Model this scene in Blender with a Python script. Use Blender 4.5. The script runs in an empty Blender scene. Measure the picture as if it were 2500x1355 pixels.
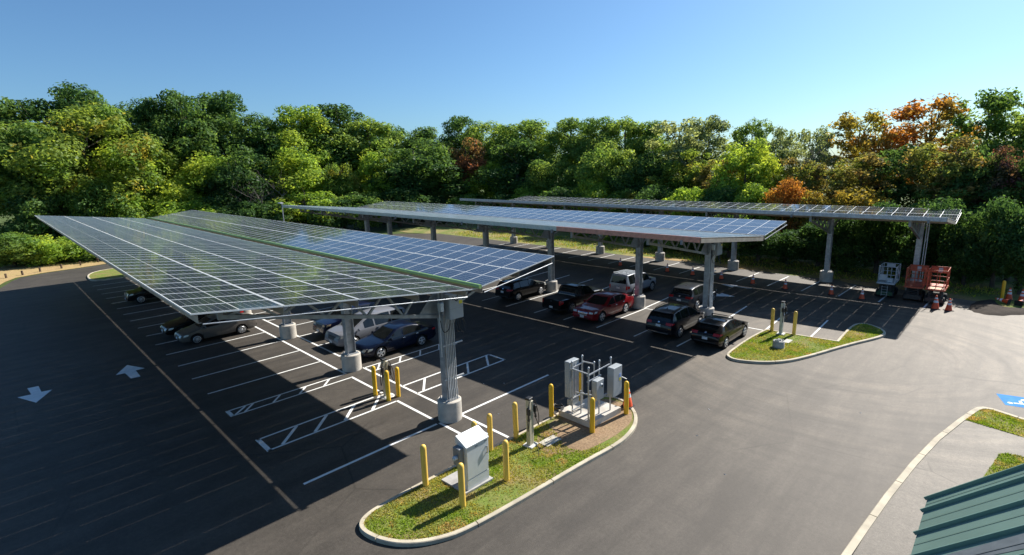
import bpy, bmesh, math, random
import numpy as np
from mathutils import Vector, Matrix
from mathutils.bvhtree import BVHTree
from mathutils.geometry import tessellate_polygon
R = math.radians
random.seed(11); np.random.seed(11)
SC = bpy.context.scene
COL = SC.collection
# ------------------------------------------------------------------ helpers
def tag(o, label=None, cat=None, group=None, kind=None):
    if label: o['label'] = label
    if cat: o['category'] = cat
    if group: o['group'] = group
    if kind: o['kind'] = kind
    return o

def empty(name, loc=(0, 0, 0), rz=0.0, label=None, cat=None, group=None):
    o = bpy.data.objects.new(name, None); COL.objects.link(o)
    o.empty_display_size = .3
    o.location = loc; o.rotation_euler = (0, 0, rz)
    return tag(o, label, cat, group)

class MB:
    """collects faces and links them as one mesh object"""
    def __init__(s): s.v = []; s.f = []; s.m = []; s.sm = []
    def add(s, vs, fs, mi=0, smooth=False):
        b = len(s.v); s.v += [tuple(v) for v in vs]
        for f in fs:
            s.f.append(tuple(b + i for i in f)); s.m.append(mi); s.sm.append(smooth)
        return s
    def box(s, c, d, mi=0, rz=0.0):
        x, y, z = d[0] / 2, d[1] / 2, d[2] / 2; ca, sa = math.cos(rz), math.sin(rz)
        vs = []
        for X, Y, Z in ((-x,-y,-z),(x,-y,-z),(x,y,-z),(-x,y,-z),(-x,-y,z),(x,-y,z),(x,y,z),(-x,y,z)):
            vs.append((c[0]+X*ca-Y*sa, c[1]+X*sa+Y*ca, c[2]+Z))
        return s.add(vs, [(0,3,2,1),(4,5,6,7),(0,1,5,4),(1,2,6,5),(2,3,7,6),(3,0,4,7)], mi)
    def bbox(s, c, d, b=.02, mi=0):
        """box with chamfered vertical and top edges"""
        x, y, z = d[0]/2, d[1]/2, d[2]/2
        def ring(k, Z):
            X, Y = x-k, y-k
            return [(c[0]+a, c[1]+e, c[2]+Z) for a, e in ((-X+b,-Y),(X-b,-Y),(X,-Y+b),(X,Y-b),(X-b,Y),(-X+b,Y),(-X,Y-b),(-X,-Y+b))]
        vs = ring(0,-z)+ring(0,z-b)+ring(b,z); fs = []
        for k in (0, 8):
            for i in range(8): fs.append((k+i, k+(i+1) % 8, k+8+(i+1) % 8, k+8+i))
        fs.append(tuple(range(16, 24))); fs.append(tuple(reversed(range(8))))
        return s.add(vs, fs, mi)
    def bar(s, p, q, w, h, mi=0, up=(0, 0, 1)):
        p, q = Vector(p), Vector(q); d = (q-p).normalized(); up = Vector(up)
        if abs(d.dot(up)) > .97: up = Vector((1, 0, 0))
        a = d.cross(up).normalized(); u = a.cross(d)
        vs = []
        for P in (p, q):
            for i, j in ((-1,-1),(1,-1),(1,1),(-1,1)): vs.append(P+a*(w/2*i)+u*(h/2*j))
        return s.add(vs, [(0,1,2,3),(7,6,5,4),(0,4,5,1),(1,5,6,2),(2,6,7,3),(3,7,4,0)], mi)
    def tube(s, pts, r, n=8, mi=0, cap=True):
        pts = [Vector(p) for p in pts]; rs = r if isinstance(r, (list, tuple)) else [r]*len(pts)
        vs = []; fs = []; ref = Vector((.31, .17, .93))
        for i, p in enumerate(pts):
            d = (pts[min(i+1, len(pts)-1)]-pts[max(i-1, 0)]).normalized()
            a = d.cross(ref)
            if a.length < .1: a = d.cross(Vector((1, 0, 0)))
            a.normalize(); b = d.cross(a)
            for k in range(n):
                t = 2*math.pi*k/n; vs.append(p+a*(rs[i]*math.cos(t))+b*(rs[i]*math.sin(t)))
        for i in range(len(pts)-1):
            for k in range(n): fs.append((i*n+k, i*n+(k+1) % n, (i+1)*n+(k+1) % n, (i+1)*n+k))
        s.add(vs, fs, mi, True)
        if cap:
            b = len(vs)-n
            s.add(vs[:n], [tuple(reversed(range(n)))], mi); s.add(vs[b:], [tuple(range(n))], mi)
        return s
    def lathe(s, prof, c=(0, 0, 0), n=20, mi=0, axis='z', smooth=True):
        vs = []; fs = []
        for r, z in prof:
            for k in range(n):
                t = 2*math.pi*k/n; x, y = r*math.cos(t), r*math.sin(t)
                vs.append((c[0]+x, c[1]+y, c[2]+z) if axis == 'z' else (c[0]+x, c[1]+z, c[2]+y) if axis == 'y' else (c[0]+z, c[1]+x, c[2]+y))
        for i in range(len(prof)-1):
            for k in range(n):
                q = (i*n+k, i*n+(k+1) % n, (i+1)*n+(k+1) % n, (i+1)*n+k)
                fs.append(tuple(reversed(q)) if axis == 'y' else q)
        return s.add(vs, fs, mi, smooth)
    def poly(s, pts, z=0.0, mi=0):
        p3 = [Vector((p[0], p[1], 0)) for p in pts]
        vs = [(p[0], p[1], p[2] if len(p) > 2 else z) for p in pts]
        tr = tessellate_polygon([p3]); fs = []
        for a, b, c in tr:
            n = (p3[b]-p3[a]).cross(p3[c]-p3[a]).z
            fs.append((a, b, c) if n > 0 else (a, c, b))
        return s.add(vs, fs, mi)
    def prism(s, pts, z0, z1, mi=0):
        n = len(pts); ar = sum(pts[i][0]*pts[(i+1) % n][1]-pts[(i+1) % n][0]*pts[i][1] for i in range(n))
        if ar < 0: pts = pts[::-1]
        s.poly(pts, z1, mi)
        vs = [(p[0], p[1], z0) for p in pts]+[(p[0], p[1], z1) for p in pts]
        return s.add(vs, [(i, (i+1) % n, n+(i+1) % n, n+i) for i in range(n)], mi)
    def build(s, name, mats, parent=None, sharp=None):
        me = bpy.data.meshes.new(name)
        me.from_pydata(s.v, [], s.f)
        for m in (mats if isinstance(mats, (list, tuple)) else [mats]): me.materials.append(m)
        me.polygons.foreach_set('material_index', s.m)
        me.polygons.foreach_set('use_smooth', s.sm)
        me.update()
        if sharp: me.set_sharp_from_angle(angle=R(sharp))
        o = bpy.data.objects.new(name, me); COL.objects.link(o)
        if parent: o.parent = parent
        return o

def copy_tree(o, parent=None):
    c = o.copy(); COL.objects.link(c); c.parent = parent
    for ch in list(o.children): copy_tree(ch, c)
    return c

# ------------------------------------------------------------------ materials
def nodes(name):
    m = bpy.data.materials.new(name); m.use_nodes = True
    nt = m.node_tree; return m, nt, nt.nodes['Principled BSDF']
def N(nt, t, **kw):
    n = nt.nodes.new(t)
    for k, v in kw.items(): setattr(n, k, v)
    return n
def noise(nt, scale, detail=4, rough=.55, coord='Object', vec=None):
    n = N(nt, 'ShaderNodeTexNoise'); n.inputs['Scale'].default_value = scale
    n.inputs['Detail'].default_value = detail; n.inputs['Roughness'].default_value = rough
    if vec is None:
        tc = N(nt, 'ShaderNodeTexCoord'); vec = tc.outputs[coord]
    nt.links.new(vec, n.inputs['Vector']); return n
def ramp(nt, fac, stops):
    r = N(nt, 'ShaderNodeValToRGB'); e = r.color_ramp.elements
    while len(e) < len(stops): e.new(.5)
    for el, (p, c) in zip(e, stops): el.position = p; el.color = (*c, 1) if len(c) == 3 else c
    nt.links.new(fac, r.inputs['Fac']); return r
def mixc(nt, fac, a, b, mode='MIX'):
    m = N(nt, 'ShaderNodeMix', data_type='RGBA', blend_type=mode)
    for s, v in ((0, fac), (6, a), (7, b)):
        if hasattr(v, 'is_linked') or isinstance(v, bpy.types.NodeSocket): nt.links.new(v, m.inputs[s])
        elif s == 0: m.inputs[0].default_value = v
        else: m.inputs[s].default_value = (*v, 1)
    return m.outputs[2]
def simple(name, col, rough=.5, metal=0.0, var=.12, scale=6.0, bump=0.0, bscale=40, coat=0.0, spec=.5):
    m, nt, b = nodes(name)
    n = noise(nt, scale, 5)
    lo = tuple(c*(1-var) for c in col); hi = tuple(min(1, c*(1+var)) for c in col)
    r = ramp(nt, n.outputs['Fac'], [(.3, lo), (.7, hi)])
    nt.links.new(r.outputs[0], b.inputs['Base Color'])
    b.inputs['Roughness'].default_value = rough; b.inputs['Metallic'].default_value = metal
    b.inputs['Coat Weight'].default_value = coat; b.inputs['Coat Roughness'].default_value = .03
    b.inputs['Specular IOR Level'].default_value = spec
    if bump:
        n2 = noise(nt, bscale, 6); bp = N(nt, 'ShaderNodeBump'); bp.inputs['Strength'].default_value = bump
        bp.inputs['Distance'].default_value = .02
        nt.links.new(n2.outputs['Fac'], bp.inputs['Height']); nt.links.new(bp.outputs[0], b.inputs['Normal'])
    return m
def asphalt(name, base, light, worn=.5):
    m, nt, b = nodes(name)
    big = noise(nt, .09, 6, .6); grit = noise(nt, 9, 4, .75); mid = noise(nt, .9, 6, .65); fine = noise(nt, 38, 3, .6)
    st = N(nt, 'ShaderNodeMapping'); tc = N(nt, 'ShaderNodeTexCoord')
    nt.links.new(tc.outputs['Object'], st.inputs['Vector']); st.inputs['Scale'].default_value = (.9, .12, 1)
    st.inputs['Rotation'].default_value = (0, 0, R(-14))
    strk = noise(nt, 1.3, 7, .7, vec=st.outputs[0])
    c1 = mixc(nt, ramp(nt, big.outputs['Fac'], [(.35, (0,0,0)), (.68, (1,1,1))]).outputs[0], base, light)
    c2 = mixc(nt, ramp(nt, strk.outputs['Fac'], [(.42, (0,0,0)), (.72, (worn,)*3)]).outputs[0], c1, tuple(min(1, c*1.45) for c in light))
    c3 = mixc(nt, ramp(nt, mid.outputs['Fac'], [(.3, (.5,)*3), (.55, (0,0,0))]).outputs[0], c2, tuple(c*.62 for c in base))
    c4 = mixc(nt, 1.0, c3, ramp(nt, fine.outputs['Fac'], [(.25, (.62,)*3), (.5, (1,1,1)), (.74, (1.35,)*3)]).outputs[0], 'MULTIPLY')
    c4 = mixc(nt, 1.0, c4, ramp(nt, grit.outputs['Fac'], [(.28, (.72,)*3), (.5, (1,1,1)), (.72, (1.3,)*3)]).outputs[0], 'MULTIPLY')
    # scrub marks of turning tyres: streaks running round the turning circle
    se = N(nt, 'ShaderNodeSeparateXYZ'); nt.links.new(tc.outputs['Object'], se.inputs[0])
    def mth(op, a, bb):
        n_ = N(nt, 'ShaderNodeMath', operation=op)
        for k, v in enumerate((a, bb)):
            if isinstance(v, bpy.types.NodeSocket): nt.links.new(v, n_.inputs[k])
            elif v is not None: n_.inputs[k].default_value = v
        return n_.outputs[0]
    dx = mth('ADD', se.outputs[0], 20.6); dy = mth('ADD', se.outputs[1], 20.6)
    rad = mth('SQRT', mth('ADD', mth('MULTIPLY', dx, dx), mth('MULTIPLY', dy, dy)), None); ang = mth('ARCTAN2', dy, dx)
    cb = N(nt, 'ShaderNodeCombineXYZ'); nt.links.new(mth('MULTIPLY', rad, 1.5), cb.inputs[0]); nt.links.new(mth('MULTIPLY', ang, 1.6), cb.inputs[1])
    sw = noise(nt, 1.0, 5, .62, vec=cb.outputs[0])
    band = ramp(nt, mth('MULTIPLY', rad, 1/18), [(.20, (0,0,0)), (.30, (1,1,1)), (.60, (1,1,1)), (.95, (0,0,0))])
    sc = mixc(nt, band.outputs[0], (1,1,1), ramp(nt, sw.outputs['Fac'], [(.32, (.58,)*3), (.5, (1,1,1)), (.68, (1.42,1.39,1.33))]).outputs[0])
    c4 = mixc(nt, 1.0, c4, sc, 'MULTIPLY')
    # fine cracks
    vo = N(nt, 'ShaderNodeTexVoronoi', feature='DISTANCE_TO_EDGE'); vo.inputs['Scale'].default_value = .16
    wv = mixc(nt, .12, tc.outputs['Object'], mid.outputs['Color']); nt.links.new(wv, vo.inputs['Vector'])
    ck = ramp(nt, vo.outputs['Distance'], [(.0, (.45,)*3), (.006, (1,1,1))])
    ckm = mixc(nt, ramp(nt, big.outputs['Fac'], [(.48, (0,0,0)), (.56, (1,1,1))]).outputs[0], (1,1,1), ck.outputs[0])
    c4 = mixc(nt, 1.0, c4, ckm, 'MULTIPLY')
    # drive tinted paler to the right: brightening towards the sun painted into the colour
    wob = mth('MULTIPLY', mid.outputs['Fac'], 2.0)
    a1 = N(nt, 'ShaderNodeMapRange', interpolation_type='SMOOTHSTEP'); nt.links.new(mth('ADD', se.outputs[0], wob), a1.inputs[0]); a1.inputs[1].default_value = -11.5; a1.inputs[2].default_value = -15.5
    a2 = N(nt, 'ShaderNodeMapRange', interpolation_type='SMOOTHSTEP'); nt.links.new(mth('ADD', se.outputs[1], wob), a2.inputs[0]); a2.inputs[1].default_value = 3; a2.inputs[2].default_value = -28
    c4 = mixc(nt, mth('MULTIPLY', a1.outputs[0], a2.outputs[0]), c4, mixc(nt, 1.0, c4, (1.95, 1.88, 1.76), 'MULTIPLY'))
    nt.links.new(c4, b.inputs['Base Color'])
    b.inputs['Roughness'].default_value = .70; b.inputs['Specular IOR Level'].default_value = .66; b.inputs['Specular Tint'].default_value = (1, .93, .84, 1)
    bp = N(nt, 'ShaderNodeBump'); bp.inputs['Strength'].default_value = .5; bp.inputs['Distance'].default_value = .012
    nt.links.new(fine.outputs['Fac'], bp.inputs['Height']); nt.links.new(bp.outputs[0], b.inputs['Normal'])
    return m
def ground(name, stops, scale=.6, fine=9, bump=.6):
    m, nt, b = nodes(name)
    n = noise(nt, scale, 7, .62); f = noise(nt, fine, 5, .7)
    r = ramp(nt, n.outputs['Fac'], stops)
    c = mixc(nt, 1.0, r.outputs[0], ramp(nt, f.outputs['Fac'], [(.25, (.55,)*3), (.75, (1.45,)*3)]).outputs[0], 'MULTIPLY')
    nt.links.new(c, b.inputs['Base Color']); b.inputs['Roughness'].default_value = .95; b.inputs['Specular IOR Level'].default_value = .15
    bp = N(nt, 'ShaderNodeBump'); bp.inputs['Strength'].default_value = bump; bp.inputs['Distance'].default_value = .05
    nt.links.new(f.outputs['Fac'], bp.inputs['Height']); nt.links.new(bp.outputs[0], b.inputs['Normal'])
    return m
def leafmat(name, a, bcol, c2=None, trans=.48, patch=.22, gain=1.0):
    m, nt, b = nodes(name); nt.nodes.remove(b); out = nt.nodes['Material Output']
    g = N(nt, 'ShaderNodeNewGeometry'); n = noise(nt, patch, 3, .5)
    oi = N(nt, 'ShaderNodeObjectInfo')
    c = mixc(nt, ramp(nt, n.outputs['Fac'], [(.42, (0,0,0)), (.58, (1,1,1))]).outputs[0], a, bcol)
    if c2 is not None:
        n2 = noise(nt, patch*1.6, 3, .5)
        c = mixc(nt, ramp(nt, n2.outputs['Fac'], [(.56, (0,0,0)), (.66, (1,1,1))]).outputs[0], c, c2)
    v = ramp(nt, g.outputs['Random Per Island'], [(0, (.68,.72,.62)), (.5, (1.2,1.2,1.2)), (1, (1.75,1.65,1.45))])
    c = mixc(nt, 1.0, c, v.outputs[0], 'MULTIPLY')
    v2 = ramp(nt, oi.outputs['Random'], [(0, (.82,.86,.85)), (1, (1.15,1.12,1.05))])
    c = mixc(nt, 1.0, c, v2.outputs[0], 'MULTIPLY')
    d = N(nt, 'ShaderNodeBsdfDiffuse'); t = N(nt, 'ShaderNodeBsdfTranslucent'); gl = N(nt, 'ShaderNodeBsdfGlossy')
    gl.inputs['Roughness'].default_value = .45; gl.inputs['Color'].default_value = (.9, .95, .9, 1)
    nt.links.new(c, d.inputs['Color'])
    ct = mixc(nt, 1.0, c, (1.8, 1.62, .95), 'MULTIPLY'); nt.links.new(ct, t.inputs['Color'])
    ms = N(nt, 'ShaderNodeMixShader'); ms.inputs[0].default_value = trans
    nt.links.new(d.outputs[0], ms.inputs[1]); nt.links.new(t.outputs[0], ms.inputs[2])
    m2 = N(nt, 'ShaderNodeMixShader'); m2.inputs[0].default_value = .008
    nt.links.new(ms.outputs[0], m2.inputs[1]); nt.links.new(gl.outputs[0], m2.inputs[2])
    nt.links.new(m2.outputs[0], out.inputs['Surface'])
    return m
def panelmat():
    m, nt, b = nodes('solar cells'); tc = N(nt, 'ShaderNodeTexCoord'); sx = N(nt, 'ShaderNodeSeparateXYZ')
    nt.links.new(tc.outputs['UV'], sx.inputs[0])
    def line(sock, cnt, w):
        a = N(nt, 'ShaderNodeMath', operation='MULTIPLY'); a.inputs[1].default_value = cnt; nt.links.new(sock, a.inputs[0])
        f = N(nt, 'ShaderNodeMath', operation='FRACT'); nt.links.new(a.outputs[0], f.inputs[0])
        s = N(nt, 'ShaderNodeMath', operation='SUBTRACT'); nt.links.new(f.outputs[0], s.inputs[0]); s.inputs[1].default_value = .5
        q = N(nt, 'ShaderNodeMath', operation='ABSOLUTE'); nt.links.new(s.outputs[0], q.inputs[0])
        g = N(nt, 'ShaderNodeMath', operation='GREATER_THAN'); nt.links.new(q.outputs[0], g.inputs[0]); g.inputs[1].default_value = .5-w
        return g.outputs[0]
    l1 = line(sx.outputs[0], 6, .035); l2 = line(sx.outputs[1], 12, .04); l3 = line(sx.outputs[1], 2, .016)
    mx = N(nt, 'ShaderNodeMath', operation='MAXIMUM'); nt.links.new(l1, mx.inputs[0]); nt.links.new(l2, mx.inputs[1])
    n = noise(nt, 1.7, 3); oi = N(nt, 'ShaderNodeObjectInfo')
    cell = mixc(nt, n.outputs['Fac'], (.009, .012, .022), (.016, .020, .034))
    cell = mixc(nt, 1.0, cell, ramp(nt, oi.outputs['Random'], [(0, (.7,.7,.75)), (1, (1.35,1.3,1.25))]).outputs[0], 'MULTIPLY')
    c = mixc(nt, mx.outputs[0], cell, (.19, .205, .21)); c = mixc(nt, l3, c, (.50, .51, .50))
    nt.links.new(c, b.inputs['Base Color']); b.inputs['Roughness'].default_value = .06
    b.inputs['Sheen Weight'].default_value = 1.0; b.inputs['Sheen Roughness'].default_value = .14; b.inputs['Sheen Tint'].default_value = (1, .97, .9, 1)
    b.inputs['IOR'].default_value = 1.68
    return m
M = {}
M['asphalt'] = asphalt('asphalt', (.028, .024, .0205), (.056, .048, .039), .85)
M['path_asphalt'] = asphalt('old asphalt path', (.075, .067, .057), (.11, .097, .08), .4)
M['paint'] = simple('white road paint', (.78, .78, .75), .7, var=.1, scale=3)
M['paint_blue'] = simple('blue road paint', (.075, .25, .56), .9, var=.15, scale=3, spec=.1)
M['tyre_mark'] = asphalt('tyre mark', (.027, .0235, .02), (.05, .042, .034), .5)
M['kerb'] = simple('kerb concrete', (.47, .41, .305), .88, var=.22, scale=1.6, bump=.25)
M['concrete'] = simple('concrete', (.50, .46, .40), .85, var=.2, scale=2.2, bump=.3)
M['conc_grey'] = simple('weathered concrete', (.36, .35, .33), .85, var=.2, scale=3, bump=.3)
M['conduit'] = simple('conduit steel', (.56, .58, .59), .4, .3, var=.12, scale=5)
M['galv'] = simple('galvanised steel', (.42, .44, .46), .42, .5, var=.22, scale=5)
M['galv_dark'] = simple('dull galvanised steel', (.32, .34, .35), .5, .4, var=.2, scale=5)
M['purlin'] = simple('purlin steel', (.42, .36, .29), .55, .3, var=.22, scale=2)
M['alu'] = simple('aluminium frame', (.66, .68, .67), .42, .1, var=.04)
M['back'] = simple('panel backsheet', (.30, .31, .32), .7)
M['cells'] = panelmat()
M['green_pipe'] = simple('green gutter pipe', (.22, .36, .12), .5, var=.12)
M['gutter'] = simple('gutter sheet', (.52, .56, .48), .45, .2)
M['rust'] = simple('primer red fascia', (.60, .27, .18), .6, var=.2)
M['cab_grey'] = simple('grey enamel', (.58, .61, .61), .38, .05, var=.04)
M['cab_mid'] = simple('mid grey enamel', (.36, .385, .395), .4, .1, var=.05)
M['cab_lid'] = simple('pale grey enamel', (.62, .64, .64), .35, .1, var=.03)
M['cab_dark'] = simple('dark grey steel', (.22, .23, .24), .45, .3)
M['black'] = simple('black plastic', (.014, .014, .015), .45)
M['rubber'] = simple('rubber', (.018, .018, .018), .8)
M['yellow'] = simple('yellow bollard sleeve', (.82, .48, .02), .45, var=.07, scale=2)
M['yellow_dull'] = simple('faded yellow bollard', (.84, .54, .10), .5, var=.08, scale=2)
M['sticker_y'] = simple('yellow sticker', (.75, .62, .05), .5)
M['sticker_b'] = simple('blue sticker', (.25, .35, .62), .5)
M['cone'] = simple('cone orange', (.78, .10, .025), .5, var=.06)
M['reflect'] = simple('cone white band', (.75, .75, .75), .4)
M['wood'] = simple('weathered post', (.10, .065, .04), .85, var=.25)
M['bark'] = simple('bark', (.085, .07, .055), .9, var=.3, scale=3, bump=.5, bscale=12)
M['bark_pale'] = simple('pale dead wood', (.15, .13, .11), .9, var=.25, scale=3)
M['roof_green'] = simple('green metal roofing', (.145, .225, .18), .45, .1, var=.08, scale=1.5)
M['roof_rib'] = simple('green roof seam', (.17, .28, .23), .42, .1, var=.06)
M['roof_patch'] = simple('grey sealant coat', (.13, .145, .15), .5, .1, var=.15)
M['wall'] = simple('cream siding', (.50, .47, .40), .7)
M['stone'] = simple('pale stones', (.55, .54, .50), .8, var=.25)
M['mulch'] = ground('dark spoil', [(.3, (.035,.028,.022)), (.7, (.075,.06,.048))], 1.5, 14)
M['lawn'] = ground('island lawn', [(.30, (.27,.19,.095)), (.42, (.20,.185,.06)), (.56, (.14,.19,.035)), (.66, (.22,.21,.07)), (.78, (.29,.22,.10))], .75, 11)
M['dirt'] = ground('bare soil', [(.3, (.22,.145,.085)), (.6, (.29,.20,.12)), (.75, (.13,.13,.05))], .8, 12)
M['verge'] = ground('dry verge', [(.25, (.25,.17,.085)), (.5, (.40,.28,.13)), (.75, (.33,.26,.10))], .35, 6)
M['grass'] = ground('rough grass strip', [(.26, (.08,.12,.03)), (.45, (.16,.19,.05)), (.58, (.26,.22,.09)), (.7, (.34,.25,.13))], .30, 6)
M['floor'] = ground('woodland floor', [(.3, (.05,.065,.022)), (.7, (.10,.14,.035))], .15, 3)
M['blade'] = leafmat('grass blades', (.17, .255, .03), (.28, .27, .075), (.36, .27, .12), .35, .9)
LEAF = {
 'dark': leafmat('leaf deep green', (0.0506,0.107,0.0372), (0.0893,0.158,0.0478)),
 'mid': leafmat('leaf mid green', (0.107,0.189,0.0506), (0.171,0.246,0.0638)),
 'bright': leafmat('leaf bright green', (0.186,0.292,0.0506), (0.298,0.375,0.0638)),
 'yellow': leafmat('leaf green gold', (0.116,0.198,0.0455), (0.191,0.253,0.052), (0.307,0.267,0.0585)),
 'gold': leafmat('leaf golden', (.24,.20,.045), (.18,.19,.045), (.36,.22,.045)),
 'orange': leafmat('leaf orange', (.36,.165,.045), (.20,.17,.045), (.40,.22,.05)),
 'red': leafmat('leaf rust red', (0.249,0.0981,0.064), (0.184,0.127,0.064), (0.0828,0.161,0.04)),
 'brown': leafmat('leaf brownish', (.20,.165,.065), (.16,.20,.055), (.34,.19,.06)),
 'grey': leafmat('leaf grey green', (0.168,0.218,0.123), (0.224,0.267,0.143)),
 'maroon': leafmat('leaf dark red', (0.129,0.0518,0.056), (0.0461,0.0918,0.0352)),
}
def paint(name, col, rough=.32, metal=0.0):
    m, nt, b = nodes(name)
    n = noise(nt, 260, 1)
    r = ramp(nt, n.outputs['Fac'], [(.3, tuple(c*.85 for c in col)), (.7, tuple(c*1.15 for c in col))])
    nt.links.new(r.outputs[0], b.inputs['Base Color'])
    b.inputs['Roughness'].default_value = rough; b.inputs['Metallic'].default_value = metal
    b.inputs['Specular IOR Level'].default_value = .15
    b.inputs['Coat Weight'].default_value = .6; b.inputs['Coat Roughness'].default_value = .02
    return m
def glassm():
    m, nt, b = nodes('tinted car glass'); n = noise(nt, 2, 2)
    r = ramp(nt, n.outputs['Fac'], [(.3, (.008,.010,.010)), (.7, (.016,.019,.019))])
    nt.links.new(r.outputs[0], b.inputs['Base Color']); b.inputs['Roughness'].default_value = .03
    b.inputs['IOR'].default_value = 1.55
    return m
M['glass'] = glassm()
M['rim'] = simple('alloy rim', (.62, .63, .64), .3, .7)
M['chrome'] = simple('chrome trim', (.75, .76, .77), .12, 1.0, var=.03)
M['lamp'] = simple('headlamp lens', (.55, .55, .50), .12, .2)
M['lamp_amber'] = simple('amber headlamp lens', (.62, .42, .25), .15, .1)
M['tail'] = simple('red tail lens', (.42, .02, .02), .15)
M['plate'] = simple('number plate', (.62, .63, .64), .5, var=.25, scale=14)
M['trim'] = simple('black car trim', (.02, .02, .021), .5)
M['lift_orange'] = simple('lift orange paint', (.50, .10, .045), .5, var=.2, scale=3)
M['lift_pale'] = simple('pale orange deck paint', (.62, .36, .20), .6, var=.15, scale=2)  # deck panel colour, paler than the orange of the lift
M['lift_white'] = simple('lift pale grey paint', (.50, .53, .55), .45, var=.1)
M['lift_green'] = simple('lift dark green paint', (.018, .07, .035), .45, var=.2)
M['lift_dark'] = simple('greasy steel', (.055, .05, .045), .55, .3, var=.3)
# ================================================================== SETTING
def hgt(x, y):
    """the lot climbs gently towards its far right corner"""
    return max(0, min(64, x+14))*.0005*max(0, min(40, -y-8))
def drape(o):
    bm = bmesh.new(); bm.from_mesh(o.data)
    xs = [v.co.x for v in bm.verts]; ys = [v.co.y for v in bm.verts]
    for k in range(-14, 53, 2):
        if min(xs) < k < max(xs): bmesh.ops.bisect_plane(bm, geom=bm.verts[:]+bm.edges[:]+bm.faces[:], plane_co=(k, 0, 0), plane_no=(1, 0, 0))
    for k in range(-48, -7, 2):
        if min(ys) < k < max(ys): bmesh.ops.bisect_plane(bm, geom=bm.verts[:]+bm.edges[:]+bm.faces[:], plane_co=(0, k, 0), plane_no=(0, 1, 0))
    bmesh.ops.triangulate(bm, faces=[f for f in bm.faces if len(f.verts) > 4])
    for v in bm.verts: v.co.z += hgt(v.co.x, v.co.y)
    bm.to_mesh(o.data); bm.free(); o.data.update()
def chaikin(pts, it=2, sharp=()):
    pts = [(p[0], p[1], i in sharp) for i, p in enumerate(pts)]
    for _ in range(it):
        out = []; n = len(pts)
        for i in range(n):
            a, b = pts[i], pts[(i+1) % n]
            if a[2]: out.append(a)
            if not a[2]: out.append((a[0]*.75+b[0]*.25, a[1]*.75+b[1]*.25, False))
            if not b[2]: out.append((a[0]*.25+b[0]*.75, a[1]*.25+b[1]*.75, False))
        pts = out
    return [(p[0], p[1]) for p in pts]
def area(p): return sum(p[i][0]*p[(i+1) % len(p)][1]-p[(i+1) % len(p)][0]*p[i][1] for i in range(len(p)))/2
def offset(pts, d, closed=True):
    n = len(pts); out = []; sg = 1 if (not closed or area(pts) > 0) else -1
    for i in range(n):
        if closed: a, b = Vector(pts[i-1]), Vector(pts[(i+1) % n])
        else: a, b = Vector(pts[max(i-1, 0)]), Vector(pts[min(i+1, n-1)])
        p = Vector(pts[i]); d1 = (p-a).normalized() if (p-a).length > 1e-6 else None; d2 = (b-p).normalized() if (b-p).length > 1e-6 else None
        d1 = d1 or d2; d2 = d2 or d1
        n1 = Vector((-d1.y, d1.x)); n2 = Vector((-d2.y, d2.x)); m = (n1+n2)
        m = m/max(.5, m.length_squared/2) if m.length > .1 else n1
        out.append((p.x+m.x*d*sg, p.y+m.y*d*sg))
    return out
def kerb(name, pts, w, h, closed=True, joint=3.0):
    """granite-like kerb stones with a chamfered front edge and open joints"""
    P = list(pts)+([pts[0]] if closed else [])
    # resample so that joints fall every `joint` metres
    seg = [0]
    for a, b in zip(P[:-1], P[1:]): seg.append(seg[-1]+math.dist(a, b))
    tot = seg[-1]; nj = max(1, round(tot/joint)); cuts = [tot*i/nj for i in range(nj+1)]
    def at(s):
        s = max(0, min(tot, s))
        for i in range(len(seg)-1):
            if s <= seg[i+1]+1e-9:
                t = (s-seg[i])/max(1e-9, seg[i+1]-seg[i]); a, b = P[i], P[i+1]
                return (a[0]+(b[0]-a[0])*t, a[1]+(b[1]-a[1])*t)
        return P[-1]
    inn = offset(pts, w, closed); I = inn+([inn[0]] if closed else [])
    c1 = offset(pts, .02, closed); C1 = c1+([c1[0]] if closed else [])
    def at2(Q, s):
        s = max(0, min(tot, s))
        for i in range(len(seg)-1):
            if s <= seg[i+1]+1e-9:
                t = (s-seg[i])/max(1e-9, seg[i+1]-seg[i]); a, b = Q[i], Q[i+1]
                return (a[0]+(b[0]-a[0])*t, a[1]+(b[1]-a[1])*t)
        return Q[-1]
    mb = MB()
    for j in range(nj):
        s0, s1 = cuts[j]+.016, cuts[j+1]-.016
        ss = [s0]+[s for s in seg if s0+.03 < s < s1-.03]+[s1]
        vs = []
        for s in ss:
            o, m, i = at2(P, s), at2(C1, s), at2(I, s)
            vs += [(o[0], o[1], -.05), (o[0], o[1], h-.02), (m[0], m[1], h), (i[0], i[1], h), (i[0], i[1], -.05)]
        fs = []
        for k in range(len(ss)-1):
            for q in range(4): fs.append((k*5+q, k*5+q+1, (k+1)*5+q+1, (k+1)*5+q))
        fs += [(4,3,2,1,0), tuple(len(vs)-5+q for q in range(5))]
        mb.add(vs, fs)
    o = mb.build(name, M['kerb']); bm = bmesh.new(); bm.from_mesh(o.data); bmesh.ops.recalc_face_normals(bm, faces=bm.faces); bm.to_mesh(o.data); bm.free()
    tag(o, kind='structure'); return inn
def sheet(name, pts, z, mat, kind='structure', sub=False):
    mb = MB().poly(pts, z); o = mb.build(name, mat); tag(o, kind=kind)
    if max(p[0] for p in pts) > -14 and min(p[1] for p in pts) < -8: drape(o)
    return o
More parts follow.
